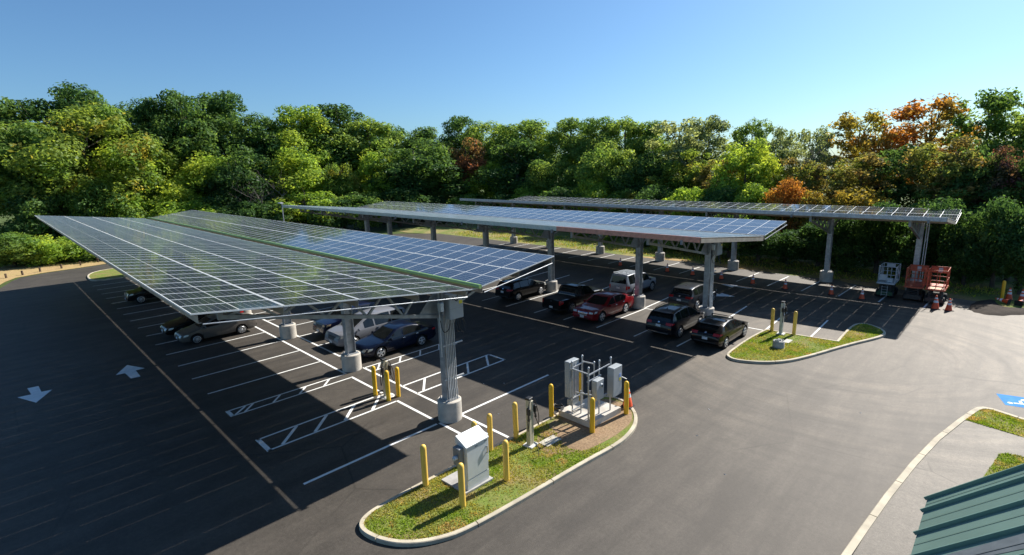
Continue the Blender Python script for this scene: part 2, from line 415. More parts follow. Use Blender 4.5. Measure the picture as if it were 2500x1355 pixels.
def blades(name, poly, z, dens, h, mat, avoid=()):
    """short mown grass as thousands of single blades on one patch"""
    xs = [p[0] for p in poly]; ys = [p[1] for p in poly]
    n = int(dens*(max(xs)-min(xs))*(max(ys)-min(ys))); rnd = np.random.RandomState(len(poly)+int(abs(xs[0])*10))
    X = rnd.uniform(min(xs), max(xs), n); Y = rnd.uniform(min(ys), max(ys), n)
    ins = np.zeros(n, bool); j = len(poly)-1
    for i in range(len(poly)):
        xi, yi = poly[i]; xj, yj = poly[j]
        c = ((yi > Y) != (yj > Y)) & (X < (xj-xi)*(Y-yi)/((yj-yi) or 1e-9)+xi); ins ^= c; j = i
    for (ax, ay, ar) in avoid: ins &= (X-ax)**2+(Y-ay)**2 > ar*ar
    # thin patches where soil shows
    ins &= (np.sin(X*1.7+np.sin(Y*1.3)*2)+np.sin(Y*1.1+X*.6)+rnd.normal(0, .8, n)) > -1.0
    X, Y = X[ins], Y[ins]; n = len(X)
    a = rnd.uniform(0, 2*np.pi, n); hh = h*rnd.uniform(.5, 1.3, n); w = rnd.uniform(.012, .028, n)
    lx, ly = rnd.normal(0, .45, n)*hh, rnd.normal(0, .45, n)*hh
    V = np.zeros((n, 3, 3))
    V[:, 0] = np.stack([X-np.cos(a)*w, Y-np.sin(a)*w, np.full(n, z)], 1); V[:, 1] = np.stack([X+np.cos(a)*w, Y+np.sin(a)*w, np.full(n, z)], 1)
    V[:, 2] = np.stack([X+lx, Y+ly, z+hh], 1)
    o = quickmesh(name, V.reshape(-1, 3), np.arange(n*3).reshape(n, 3), mat); tag(o, kind='stuff'); return o
def quickmesh(name, V, F, mat, link=True):
    me = bpy.data.meshes.new(name); k = F.shape[1]
    me.vertices.add(len(V)); me.vertices.foreach_set('co', np.ascontiguousarray(V, dtype=np.float32).ravel())
    me.loops.add(F.size); me.loops.foreach_set('vertex_index', np.ascontiguousarray(F, dtype=np.int32).ravel())
    me.polygons.add(len(F)); me.polygons.foreach_set('loop_start', np.arange(0, F.size, k, dtype=np.int32))
    me.update(calc_edges=True)
    if mat: me.materials.append(mat)
    if not link: return me
    o = bpy.data.objects.new(name, me); COL.objects.link(o); return o

# --- terrain to the horizon, asphalt, verges
terr = MB()
terr.add([(-700,-900,-.05),(900,-900,-.05),(900,900,-.05),(-700,900,-.05)], [(0,1,2,3)])
to = terr.build('terrain', M['floor']); tag(to, kind='structure'); drape(to)
LOT = [(-90,90),(14,90),(26,30),(36,18.5),(41,14.3),(45.4,12.2),(49.5,11.3),(51.7,10.6),(53.3,8.2),(54,5.3),(55,2.4),(56,-3),(55.5,-12),(50,-24),(44,-34),(38.5,-37.6),(30,-37.9),(18,-38.4),
 (7.5,-38.8),(3.2,-38.7),(-1.6,-39.5),(-3.5,-39.2),(-8,-39.5),(-12.5,-39.1),(-15.9,-39.4),(-18.2,-38.5),(-20.6,-38.9),(-23.4,-37.6),(-25.0,-37.2),(-26.5,-37.4),(-29,-40),(-40,-52),(-90,-70)]
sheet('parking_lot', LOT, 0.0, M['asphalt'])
sheet('verge', [(26.5,30.5),(36.5,19),(41.4,14.8),(45.7,12.7),(49.8,11.8),(52.2,10.9),(53.8,8.4),(54.5,5.4),(55.5,2.4),(56.6,-3),(66,-3),(67,4),(68.5,12),(70,30)], -.012, M['verge'])
sheet('grass_verge', [(44,-35.5),(50,-36),(46,-49),(34,-52),(10,-49),(-20,-48),(-29,-45),(-33,-40),(-29,-39.4),(-26.5,-36.9),(-25,-36.7),(-22,-37),(-15,-38),(0,-38),(20,-37.5),(39,-36.8)], -.014, M['grass'])
# soil skirts where the paving was cut into the bank
for k, pts in enumerate([[(-3,-40.0),(-7,-39.0),(-10.5,-39.3),(-12.3,-40.6),(-9,-41.6),(-4.5,-41.2)], [(-16.4,-38.9),(-18.5,-38.0),(-21.2,-38.4),(-23.2,-38.2),(-22.4,-40.6),(-18.6,-41.4),(-16.2,-40.6)],
                         [(4.5,-38.6),(-2.5,-39.2),(-3.2,-40.4),(1.0,-40.2)]]):
    sheet('soil_patch', chaikin(pts, 2), .006, M['verge'])
# mound of spoil and the grass on it by the far corner
MOUND = chaikin([(-24.95,-34.5),(-25.2,-33.6),(-25.8,-33.1),(-26.6,-33.2),(-27.6,-34.4),(-29.5,-36.5),(-30,-39),(-27.5,-39.5),(-25.8,-38.2),(-25.2,-37.1)], 2)
mb = MB(); cx, cy = -27.0, -36.3
rings = [(1.0, -.02), (.86, .10), (.6, .17), (.3, .2)]
vs = [(cx+(p[0]-cx)*k+.05*math.sin(i*2.1), cy+(p[1]-cy)*k+.05*math.cos(i*1.7), z) for k, z in rings for i, p in enumerate(MOUND)]+[(cx, cy, .21)]
n = len(MOUND); fs = [(r*n+i, r*n+(i+1) % n, (r+1)*n+(i+1) % n, (r+1)*n+i) for r in range(3) for i in range(n)]+[(3*n+i, 3*n+(i+1) % n, 4*n) for i in range(n)]
mb.add(vs, fs, smooth=True); tag(mb.build('spoil_heap', M['mulch']), kind='structure')
mb = MB(); GM = chaikin([(-26.0,-36.2),(-26.4,-34.9),(-27.2,-35.0),(-28.6,-36.4),(-29.2,-38.4),(-27.2,-38.9),(-26.0,-37.9)], 2)
vs = [(cx+(p[0]-cx)*k, cy+(p[1]-cy)*k, z) for k, z in ((1, .13), (.6, .2), (.3, .225)) for p in GM]+[(cx, cy, .23)]; n = len(GM)
mb.add(vs, [(r*n+i, r*n+(i+1) % n, (r+1)*n+(i+1) % n, (r+1)*n+i) for r in range(2) for i in range(n)]+[(2*n+i, 2*n+(i+1) % n, 3*n) for i in range(n)], smooth=True)
tag(mb.build('grass_patch', M['lawn']), kind='structure')

# --- kerbed islands
ISL = chaikin([(-13.72,4.6),(-13.75,1.5),(-13.95,-1.5),(-13.95,-4.2),(-14.1,-6.1),(-14.75,-6.68),(-15.5,-6.62),(-16.3,-6.1),(-16.87,-5.3),(-17.15,-4.4),(-17.26,-3.4),(-17.05,-1.5),(-16.89,.9),(-16.66,3.5),(-16.3,4.4),(-15.8,5.03),(-15.2,5.4),(-14.6,5.57),(-14.15,5.54),(-13.85,5.25)], 2)
inn = kerb('kerb', ISL, .135, .13)
G1 = offset(inn, -.01); sheet('island_lawn', G1, .10, M['lawn'])
BARE = chaikin([(-14.2,-2.3),(-14.3,-6.1),(-15.4,-6.4),(-16.3,-5.9),(-16.8,-4.8),(-16.75,-2.6),(-16.1,-1.2),(-15.2,-1.0)], 2)
sheet('soil_patch', BARE, .104, M['dirt'])
blades('grass', G1, .10, 900, .05, M['blade'], [(-15.4,-4.3,1.9),(-15.0,-5.5,1.2),(-16.0,-2.6,.7),(-15.6,-2.7,.6)])
RISL = [(-16.45,-20.85),(-18,-20.9),(-20.2,-21.1),(-20.13,-23.3),(-20.15,-24.8),(-20.3,-25.6),(-20.8,-25.95),(-21.45,-25.5),(-21.9,-24.85),(-22.03,-24.2),(-21.9,-23.35),(-20.92,-20.95),(-19.98,-18.05),(-19.45,-16.65),(-19.05,-15.9),(-18.5,-15.22),(-17.75,-14.72),(-17.1,-14.5),(-16.7,-14.62),(-16.42,-14.95),(-16.32,-15.6),(-16.27,-17.7),(-16.32,-19.3)]
RISL = chaikin(RISL, 2, (0, 2)); inn = kerb('kerb', RISL, .135, .13); G2 = offset(inn, -.01); sheet('island_lawn', G2, .10, M['lawn'])
blades('grass', G2, .10, 700, .055, M['blade'], [(-18.1,-17.95,.35),(-18.2,-19.35,.35)])
FISL = chaikin([(41.2,5.3),(43.2,5.5),(45.3,5.4),(47.2,5.0),(48.6,4.1),(49.3,2.8),(49.3,1.2),(48.6,.2),(46,-.5),(42.5,-.6),(41.3,0),(40.9,2.6)], 2)
inn = kerb('kerb', FISL, .16, .14); G3 = offset(inn, -.01); sheet('island_lawn', G3, .11, M['lawn'])
# entrance kerb, path and lawn by the building
OUT = [(-24.3,2.5),(-24.42,-.5),(-24.5,-2.44),(-24.62,-3.9),(-24.83,-6.2),(-25.13,-8.8),(-25.5,-11.3),(-25.98,-13.6),(-26.32,-15.05),(-26.45,-15.45),(-26.62,-15.66),(-26.93,-15.72),(-27.83,-15.38),(-30,-14.6)]
CK = OUT[::-1]
def kopen(pts, w, h): return kerb('kerb', pts, w, h, closed=False, joint=2.45)
innk = kopen(CK, .19, .13)
sheet('path', [(-24.5,2.5),(-24.62,-.5),(-24.72,-2.6),(-24.8,-3.8),(-25.0,-6.2),(-25.3,-8.8),(-25.66,-11.25),(-26.05,-13.2),(-26.22,-13.86),(-27.9,-13.5),(-30,-13.0),(-40,-10),(-40,4),(-26,4)], .098, M['path_asphalt'])
CG = [(-26.2,-13.8),(-26.52,-15.1),(-26.7,-15.42),(-26.93,-15.5),(-27.83,-15.15),(-30,-14.4),(-30,-12.95),(-27.9,-13.45)]
sheet('island_lawn', CG, .106, M['lawn']); blades('grass', CG, .10, 1500, .06, M['blade'])
CG2 = [(-26.86,-8.9),(-27.26,-11.5),(-27.45,-11.66),(-30,-12.0),(-32,-8),(-30,-6),(-26.9,-7)]
sheet('island_lawn', CG2, .106, M['lawn']); blades('grass', CG2, .10, 900, .06, M['blade'])

# --- painted markings
PZ = .004
mk = MB()
def ln(x0, y0, x1, y1, w=.10):
    d = Vector((x1-x0, y1-y0)).normalized(); nx, ny = -d.y*w/2, d.x*w/2
    mk.add([(x0-nx, y0-ny, PZ), (x1-nx, y1-ny, PZ), (x1+nx, y1+ny, PZ), (x0+nx, y0+ny, PZ)], [(0,1,2,3)])
S = 2.7432
for i in range(15): ln((14-i)*S, 5.66, (14-i)*S, .05)
for x in (-2.78, -3.46): ln(x, 5.66, x, .0, .09)
ln(-2.73, 5.62, -3.51, 5.62, .16)
for k in range(5): ln(-3.42, 5.1-k*1.22, -2.82, 4.55-k*1.22+(-.55 if k == 4 else 0), .10) if k < 4 else None
ln(-3.42, 5.5, -2.85, 4.9, .1)
for x in (-6.45, -7.62): ln(x, 5.66, x, .0 if x < -7 else .5, .10)
ln(-6.4, 5.62, -7.67, 5.62, .18)
for k in range(4): ln(-7.56, 5.1-k*1.3, -6.5, 4.1-k*1.3, .13)
ln(-10.75, 5.66, -10.75, .1, .12)
for a, b in ((38.4, -2.83), (-3.4, -6.35), (-7.6, -10.3), (-10.75, -12.3)): ln(a, -.03, b, -.03, .12)
for a, b in ((38.4, 5.4), (5.3, -.1), (-2.7, -10.3), (-10.8, -13.7)): ln(a, -1.1, b, -1.1, .12)
for x in (38.4,35.66,32.9,30.2,27.43,24.69,21.95,19.2,16.46,13.72,10.97,8.23,5.49,2.74,0.0): ln(x, -1.15, x, -6.8)
for x in (-2.78, -3.55): ln(x, -1.1, x, -6.9, .09)
ln(-2.74, -6.86, -3.6, -6.86, .09)
for k in range(4): ln(-2.85, -2.0-k*1.35, -3.5, -1.5-k*1.35, .09)
for x in (-6.4, -7.66): ln(x, -1.1, x, -6.9, .11)
ln(-6.35, -6.85, -7.71, -6.85, .12)
for k in range(4): ln(-6.45, -2.4-k*1.4, -7.6, -1.5-k*1.4, .11)
ln(-10.83, -1.1, -10.85, -6.8, .12)
ln(-12.2, -.03, -13.65, -.03, .1)
# row under the middle canopy
for x in (30.2,27.5,24.7,22,19.2,16.5,13.7,11,8.25,5.6,2.9,.15,-2.68,-5.4,-8.15,-10.9,-13.7): ln(x, -14.75, x-.05, -20.75, .10)
for x in (22,19.2,16.5,13.7,11,8.25,5.6,2.9,.15,-2.68,-5.4,-8.3,-11.2,-13.9,-16.6): ln(x+.2, -20.9, x+1.4*0+.45, -26.5 if x > -12 else -25.9, .11)
ln(9, -20.9, -9.2, -20.75, .09); ln(-13.75, -20.86, -16.3, -20.86, .1)
ln(-18.85, -21.05, -18.7, -25.6, .1)
# row under the far canopy
for i in range(13):
    x = -9.74+i*2.68; ln(x, -33.45, x-.18, -38.45, .10)
for x, y0, y1 in ((-12.35,-33.36,-38.45),(-15.0,-33.18,-38.49),(-17.62,-33.12,-38.05),(-20.21,-32.87,-37.5),(-22.81,-32.94,-37.2)): ln(x, y0, x-.15, y1, .11)
mo = mk.build('road_markings', M['paint']); tag(mo, kind='structure'); drape(mo)
# tyre scrub arcs in the turning area
tm = MB()
for pts in ([(-22.6,-25.6),(-23.4,-25.0),(-24.13,-24.5),(-24.7,-23.7),(-25.1,-22.7),(-25.35,-21.6),(-25.4,-20.2)], [(-22.9,-27.6),(-24.37,-26.9),(-25.3,-26.3),(-26.1,-25.5),(-26.8,-24.1),(-27.2,-22.6),(-27.3,-21.2)], [(-22.2,-25.3),(-23.2,-24.6),(-23.9,-23.9),(-24.5,-22.9),(-24.9,-21.6)]):
    ins = offset(pts, .16, False)
    for k in range(len(pts)-1): tm.add([(*pts[k], .003), (*pts[k+1], .003), (*ins[k+1], .003), (*ins[k], .003)], [(0,1,2,3)])
for o in (tag(tm.build('tyre_marks', M['tyre_mark']), kind='structure'),): pass
def arrow(name, pts, label, stemless=False):
    mb = MB().poly(pts, PZ); o = mb.build(name, M['paint']); drape(o)
    return tag(o, label, 'road arrow', 'painted lane arrows')
arrow('painted_arrow', [(7.95,11.72),(6.75,11.62),(6.80,12.12),(5.25,11.52),(6.72,10.85),(6.78,11.25),(7.9,11.3)], 'white painted arrow at far left of the shaded aisle, pointing to the viewer')
arrow('painted_arrow', [(5.36,7.83),(6.55,7.9),(6.6,8.3),(8.0,7.58),(6.6,7.0),(6.58,7.42),(5.33,7.42)], 'white painted arrow beside the sunlit stripe, pointing away from the viewer')
arrow('painted_arrow', [(-11.7,-31.5),(-11.75,-31.68),(-10.4,-31.7),(-10.45,-32.15),(-9.2,-31.6),(-10.35,-31.05),(-10.35,-31.5)], 'white painted arrow with long thin stem in shade below the cone row')
arrow('painted_arrow', [(-9.3,-27.75),(-10.5,-27.75),(-10.45,-27.25),(-11.75,-28.12),(-10.5,-28.6),(-10.5,-28.15),(-9.3,-28.1)], 'white painted arrow in shade beside the column of the middle canopy')
# blue accessible-parking symbol
ax = empty('accessible_symbol', (-27.95, -17.57, 0), R(15), 'blue square painted with a white wheelchair symbol beside the entrance kerb', 'parking symbol')
mb = MB(); mb.add([(-.85,-.62,.004),(.85,-.62,.004),(.85,.62,.004),(-.85,.62,.004)], [(0,1,2,3)]); mb.build('painted_square', M['paint_blue'], ax)
mb = MB()
arc = [R(a) for a in range(60, 331, 15)]
for a, b in zip(arc[:-1], arc[1:]):
    for r0, r1 in ((.33, .45),):
        mb.add([(-.2+r*math.cos(t), .02+r*math.sin(t), .008) for r, t in ((r0,a),(r1,a),(r1,b),(r0,b))], [(0,1,2,3)])
mb.poly([(.62+.09*math.cos(R(t)), .30+.09*math.sin(R(t))) for t in range(0, 360, 30)], .008)
for p, q in (((.5,.27),(.05,.2)), ((.05,.2),(.0,-.22)), ((.0,-.22),(-.35,-.3)), ((.25,.22),(.22,-.08))):
    d = (Vector(q)-Vector(p)).normalized()*.05; e = Vector((-d.y, d.x))
    mb.add([(*(Vector(p)-e), .0095), (*(Vector(q)-e), .0095), (*(Vector(q)+e), .0095), (*(Vector(p)+e), .0095)], [(0,1,2,3)])
ob = mb.build('wheelchair_figure', M['paint'], ax)
bm = bmesh.new(); bm.from_mesh(ob.data)
for f in bm.faces:
    f.normal_update()
    if f.normal.z < 0: f.normal_flip()
bm.to_mesh(ob.data); bm.free()

# ================================================================== SOLAR CANOPIES
def panel_mesh(w, l, th=.04):
    fr = .015; mb = MB()
    x, y = w/2, l/2
    mb.add([(-x+fr,-y+fr,th-.004),(x-fr,-y+fr,th-.004),(x-fr,y-fr,th-.004),(-x+fr,y-fr,th-.004)], [(0,1,2,3)], 0)
    o = [(-x,-y),(x,-y),(x,y),(-x,y)]; i = [(-x+fr,-y+fr),(x-fr,-y+fr),(x-fr,y-fr),(-x+fr,y-fr)]
    vs = [(*p, th) for p in o]+[(*p, th) for p in i]+[(*p, th-.004) for p in i]+[(*p, 0) for p in o]
    fs = []
    for k in range(4):
        n = (k+1) % 4; fs += [(k, n, 4+n, 4+k), (4+k, 4+n, 8+n, 8+k), (12+k, 12+n, n, k)]
    mb.add(vs, fs, 1); mb.add([(*p, 0) for p in o], [(3,2,1,0)], 2)
    ob = mb.build('solar_panel', [M['cells'], M['alu'], M['back']]); me = ob.data
    uv = me.uv_layers.new(name='UVMap')
    for lp in me.loops:
        v = me.vertices[lp.vertex_index].co; uv.data[lp.index].uv = ((v.x+x-fr)/(w-2*fr), (v.y+y-fr)/(l-2*fr))
    bpy.data.objects.remove(ob); return me
def frame_mat(p, dx, dy):
    z = dx.cross(dy).normalized(); y = z.cross(dx.normalized())
    return Matrix(((dx.normalized().x, y.x, z.x, p.x), (dx.normalized().y, y.y, z.y, p.y), (dx.normalized().z, y.z, z.z, p.z), (0, 0, 0, 1)))
def ibeam(mb, x, y, z0, z1, d=.46, b=.34, tf=.03, mi=0):
    # flanges face along Y
    for s in (-1, 1): mb.box((x, y+s*(d/2-tf/2), (z0+z1)/2), (b, tf, z1-z0), mi)
    mb.box((x, y, (z0+z1)/2), (.025, d-2*tf, z1-z0), mi)
def canopy(label, NL, NV1, NV2, NR, L, phi, rise, ncol, cols, pier_kind, style):
    root = empty('solar_canopy', (NV1[0], (NV1[1]+NV2[1])/2, 0), 0, label, 'solar canopy', 'solar carport canopies over the parking rows')
    org = Vector(root.location)
    NL, NV1, NV2, NR = [Vector(p)-org for p in (NL, NV1, NV2, NR)]
    D = Vector((math.cos(phi), math.sin(phi), rise))
    cand = []
    cw = L/ncol; pm = {}
    for wing, (A, B, rows) in enumerate(((NL, NV1, 4), (NR, NV2, 2))):
        pl = (B-A).length/rows
        pm[wing] = panel_mesh(cw-.011, pl-.03)
        for r in range(rows):
            for c in range(ncol):
                t = (r+.5)/rows; P = A.lerp(B, t)+D*(cw*(c+.5))
                dy = (A-B) if wing == 0 else (B-A)
                mw = frame_mat(P, D, dy); mw.translation = P-Vector((mw[0][2], mw[1][2], mw[2][2]))*.04
                dist = (org+P-CAM).length
                cand.append((dist, wing, mw))
    cand.sort(key=lambda q: q[0])
    near = cand[:100] if len(cand) > 100 else cand
    for d, wing, mw in near:
        o = bpy.data.objects.new('solar_panel', pm[wing]); COL.objects.link(o); o.parent = root; o.matrix_local = mw
    # the farther modules are one mass
    V = []; F = []; MI = []; UV = []
    for d, wing, mw in cand[100:]:
        me = pm[wing]; b = len(V); V += [tuple(mw @ v.co) for v in me.vertices]
        for p in me.polygons: F.append(tuple(b+i for i in p.vertices)); MI.append(p.material_index); UV += [tuple(me.uv_layers[0].data[li].uv) for li in p.loop_indices]
    me = bpy.data.meshes.new('solar_panel_field'); me.from_pydata(V, [], F)
    for k in ('cells', 'alu', 'back'): me.materials.append(M[k])
    me.polygons.foreach_set('material_index', MI); uv = me.uv_layers.new(name='UVMap'); uv.data.foreach_set('uv', np.array(UV, dtype=np.float32).ravel()); me.update()
    o = bpy.data.objects.new('solar_panel_field', me); COL.objects.link(o); o.parent = root; tag(o, kind='stuff')
    # purlins under every row joint, with end rail and edge trim
    down = Vector((0, 0, -.05))
    for wing, (A, B, rows) in enumerate(((NL, NV1, 4), (NR, NV2, 2))):
        dv = (B-A).normalized()
        for r in range(rows+1):
            off = .16 if r == 0 else (-.16 if r == rows else 0)
            P = A.lerp(B, r/rows)+dv*off+down+Vector((0, 0, -.12))
            if r == 0 and style == 'B' : P = A+dv*.03+Vector((0, 0, -.17))
            pb = MB(); a, b = P+D*.04, P+D*(L-.04)
            pb.bar(a, b, .012, .22); s = .035*(1 if wing == 0 else -1)
            pb.bar(a+Vector((0, s, .104)), b+Vector((0, s, .104)), .07, .012); pb.bar(a+Vector((0, -s, -.104)), b+Vector((0, -s, -.104)), .07, .012)
            pb.build('purlin', M['purlin'] if not (style != 'A' and r == 0) else M['gutter'], root)
    if style == 'A':
        for A, B in ((NL, NV1), (NV2, NR)):
            pb = MB(); dv = (B-A).normalized(); dn = Vector((0, 0, -.30))
            pb.tube([A+dv*.25+dn+D*.05, B-dv*.1+dn+D*.05], .022, 6); pb.build('end_rail', M['galv'], root)
    else:
        pb = MB(); pb.bar(NL+Vector((-.02, 0, -.18)), NV1+Vector((-.02, 0, -.2)), .02, .2); pb.build('end_fascia', M['purlin'], root)
        pb = MB(); pb.bar(NR+Vector((-.02, 0, -.25)), NV2+Vector((-.02, 0, -.25)), .03, .05); pb.build('end_rail', M['galv'], root)
        eb = MB(); w = (NL-NV1).normalized()*.045
        m1 = .185*L if style == 'B' else 0
        eb.bar(NL+w+Vector((0, 0, -.15))+D*m1, NL+w+Vector((0, 0, -.15))+D*L, .015, .26, 0)
        if m1: eb.bar(NL+w+Vector((0, 0, -.15)), NL+w+Vector((0, 0, -.15))+D*(m1-.01), .015, .26, 1)
        x = .9
        while x < L:                                     # hanger clips at each truss
            eb.box(NL+w*1.7+Vector((0, 0, -.33))+D*x, (.12, .06, .22), 2); x += 8.1
        eb.build('edge_fascia', [M['gutter'] if style == 'B' else M['galv'], M['rust'], M['cab_dark']], root)
    # the valley stays open: only the drain pipe and its hangers cross it
    x = .1
    while x < L:
        gb = MB(); gb.bar(NV1+Vector((0, 0, -.06))+D*x, NV2+Vector((0, 0, -.06))+D*x, .07, .03); gb.build('valley_hanger', M['galv'], root); x += 4.1
    if style == 'A':
        pb = MB(); a = NV2+Vector((-.1, .06, .03)); pb.tube([a, a+D*(L+.1)], .085, 8); pb.build('gutter_pipe', M['green_pipe'], root)
    # bents: pier, column, left truss, right bracket
    for ci, (cxw, cyw) in enumerate(cols):
        u = cxw-org.x; v0 = (NV1+NV2)/2+D*u; px, py = cxw-org.x, cyw-org.y
        zt = v0.z-.30; gz = hgt(cxw, cyw)
        pb = MB(); r = .5
        if pier_kind == 'round': pb.lathe([(.0,-.1),(r,-.1),(r,.30),(r-.006,.302),(r-.006,.308),(r,.31),(r,.6),(r-.006,.602),(r-.006,.608),(r,.61),(r,.86),(r-.03,.89),(0,.89)], (px, py, gz), 28)
        else: pb.bbox((px, py, .42+gz), (1.0, 1.0, .9), .05)
        pier = pb.build('concrete_pier', M['concrete'], root, 35)
        bb = MB(); bb.box((px, py, .905+gz), (.62, .62, .03))
        for sx in (-1, 1):
            for sy in (-1, 1): bb.tube([(px+sx*.25, py+sy*.25, .9+gz), (px+sx*.25, py+sy*.25, 1.0+gz)], .025, 6)
        bb.build('base_plate', M['galv'], pier)
        cb = MB(); ibeam(cb, px, py, .92+gz, zt-.02); cb.build('steel_column', M['galv'], root)
        # truss to the long wing
        tb = MB(); T1 = NL.lerp(NV1, .0)+D*u; drop = Vector((0, 0, -.30))
        tip = T1.lerp(v0, .13)+drop; inner = Vector((px, py+.24, zt))
        topi = inner; bot_in = Vector((px, py+.24, zt-1.15)); bot_tip = tip+Vector((0, 0, -.30))
        tb.bar(tip, topi, .12, .12, 0, (1, 0, 0)); tb.bar(bot_tip, bot_in, .13, .15, 0, (1, 0, 0)); tb.bar(tip+Vector((0, 0, .05)), bot_tip-Vector((0, 0, .08)), .12, .16, 0, (1, 0, 0))
        nd = 9; pts = []
        for k in range(nd+1):
            t = .02+.86*k/nd; pts.append((tip.lerp(topi, t) if k % 2 else bot_tip.lerp(bot_in, t)))
        for a, b in zip(pts[:-1], pts[1:]): tb.bar(a, b, .075, .075, 0, (1, 0, 0))
        gp = [topi+Vector((0, .0, .02)), topi+Vector((0, .15, .0)), bot_in+Vector((0, .95, .30)), bot_in+Vector((0, .95, .16)), bot_in]
        hx = Vector((.012, 0, 0))
        tb.add([p+hx for p in gp]+[p-hx for p in gp], [(0,1,2,3,4), (9,8,7,6,5)]+[(i, 5+i, 5+(i+1) % 5, (i+1) % 5) for i in range(5)], 0)
        tb.build('truss', M['galv_dark'], root)
        # bracket to the short wing
        kb = MB(); T2 = NR+D*u; tip = T2.lerp(v0, .10)+drop; inner = Vector((px, py-.24, zt)); lo = Vector((px, py-.24, zt-.95)); tl = tip+Vector((0, 0, -.12))
        kb.bar(tip, inner, .10, .10, 0, (1, 0, 0)); kb.bar(tl, lo, .10, .10, 0, (1, 0, 0))
        pp = [tl, tip.lerp(inner, .3), tl.lerp(lo, .45), tip.lerp(inner, .62), tl.lerp(lo, .78), inner]
        for a, b in zip(pp[:-1], pp[1:]): kb.bar(a, b, .06, .06, 0, (1, 0, 0))
        kb.build('bracket', M['galv_dark'], root)
        if ci == 0: gear(root, px, py, zt, style)
    return root
def gear(root, px, py, zt, style):
    """inverter, conduits and cable loops on the end column"""
    if style == 'C':
        cb = MB()
        for dx, dy in ((-.30, -.30), (-.42, -.5)): cb.tube([(px+dx, py+dy, .9), (px+dx, py+dy, zt-1.0), (px+dx, py+dy, zt+.1)], .035, 8)
        cb.tube([(px-.3, py-.3, zt-.2), (px-.35, py-.75, zt-.2), (px-.35, py-.78, zt-1.3), (px-.3, py-.4, zt-1.5)], .03, 6)
        cb.build('conduit', M['conduit'], root); return
    X = px-.48
    ib = MB(); ib.bbox((X, py-.12, zt-.68), (.36, .70, 1.02), .03); inv = ib.build('inverter', M['cab_mid'], root)
    lb = MB(); lb.box((X-.183, py-.33, zt-.55), (.006, .17, .14)); lb.build('warning_label', M['sticker_y'], inv)
    lb = MB(); lb.box((X-.182, py-.12, zt-.76), (.005, .66, .008)); lb.build('lid_seam', M['cab_dark'], inv)
    sb = MB(); sb.bbox((X, py+.52, zt-.62), (.2, .18, .34), .02); sb.bbox((X+.06, py+.4, zt-.55), (.1, .1, .9), .01, 1); sb.build('combiner_box', [M['cab_grey'], M['cab_dark']], root)
    cb = MB()
    for k in range(6):
        y = py-.22+k*.085
        cb.tube([(px-.30, y, .9), (px-.30, y, 1.35), (px-.27, y, 1.45), (px-.27, y, zt-1.5), (X+.05, y, zt-1.2)], .024, 7)
    cb.tube([(px-.27, py+.45, 2.9), (px-.27, py+.45, zt+.1)], .03, 7)
    for z in (1.85, 3.3): cb.box((px-.24, py-.15, z), (.05, 1.0, .05))
    cb.box((px-.1, py-.62, zt-.45), (.05, .55, .05)); cb.build('conduit', M['conduit'], root)
    def loop(pts, r=.018):
        out = []
        for i in range(len(pts)-1):
            p0, p1, p2, p3 = [Vector(pts[max(0, min(len(pts)-1, j))]) for j in (i-1, i, i+1, i+2)]
            for s in range(6):
                t = s/6; out.append(.5*((2*p1)+(p2-p0)*t+(2*p0-5*p1+4*p2-p3)*t*t+(3*p1-p0-3*p2+p3)*t**3))
        out.append(Vector(pts[-1])); wb = MB(); wb.tube(out, r, 6); wb.build('cable_loop', M['black'], root)
    loop([(X, py+.1, zt-1.2), (X-.1, py+.25, zt-1.55), (X, py+.45, zt-1.65), (X+.1, py+.5, zt-1.2)])
    loop([(X, py-.3, zt-1.2), (X-.12, py-.25, zt-1.6), (X-.1, py-.5, zt-1.85), (X, py-.62, zt-1.5), (X, py-.45, zt-1.2)])
    loop([(X, py-.2, zt-1.2), (X-.15, py-.1, zt-1.65), (X-.05, py-.35, zt-1.75), (X, py-.4, zt-1.2)])
    loop([(X-.1, py+.1, zt-.18), (X-.3, py-.05, zt-.45), (X-.1, py-.25, zt-.15)])
    loop([(X-.1, py-.5, zt+.0), (X-.3, py-.75, zt-.22), (X, py-1.0, zt+.05)])
CAM = Vector((-26.691, 11.479, 10.064)); CAMROT = (.204581, -.028291, -.786819)
canopy('nearest solar canopy, broad dark panel deck and green gutter pipe filling the left', (-12.85,8.569,6.945), (-12.85,-.223,5.93), (-12.85,-.702,5.93), (-12.85,-5.007,6.507), 54.93, .002, .004, 53,
       [(-10.75,-.6), (-2.42,-.6), (5.85,-.6), (14.05,-.6), (22.3,-.6), (30.5,-.6), (38.7,-.6)], 'round', 'A')
canopy('middle solar canopy with white edge fascia and a red-primed corner, over the parked cars', (-16.12,-11.849,6.78), (-16.05,-20.43,5.92), (-16.05,-20.73,5.92), (-16.0,-24.795,6.413), 46.9, .02, .009, 46,
       [(-12.70,-20.75), (-7.62,-20.7), (.63,-20.6), (8.4,-20.4), (16.2,-20.2), (24.2,-20.0), (29.0,-19.9)], 'round', 'B')
canopy('farthest solar canopy along the wood, thin and blue-edged, above the orange lifts', (-23.5,-31.112,6.44), (-23.45,-38.49,5.6), (-23.45,-38.72,5.59), (-23.4,-43.309,6.076), 47.0, .024, .0112, 46,
       [(-21.5,-38.5), (-15.5,-38.3), (-7.5,-38.35), (.25,-38.2), (7.85,-38.0), (15.4,-37.8), (21.7,-37.6)], 'round', 'C')
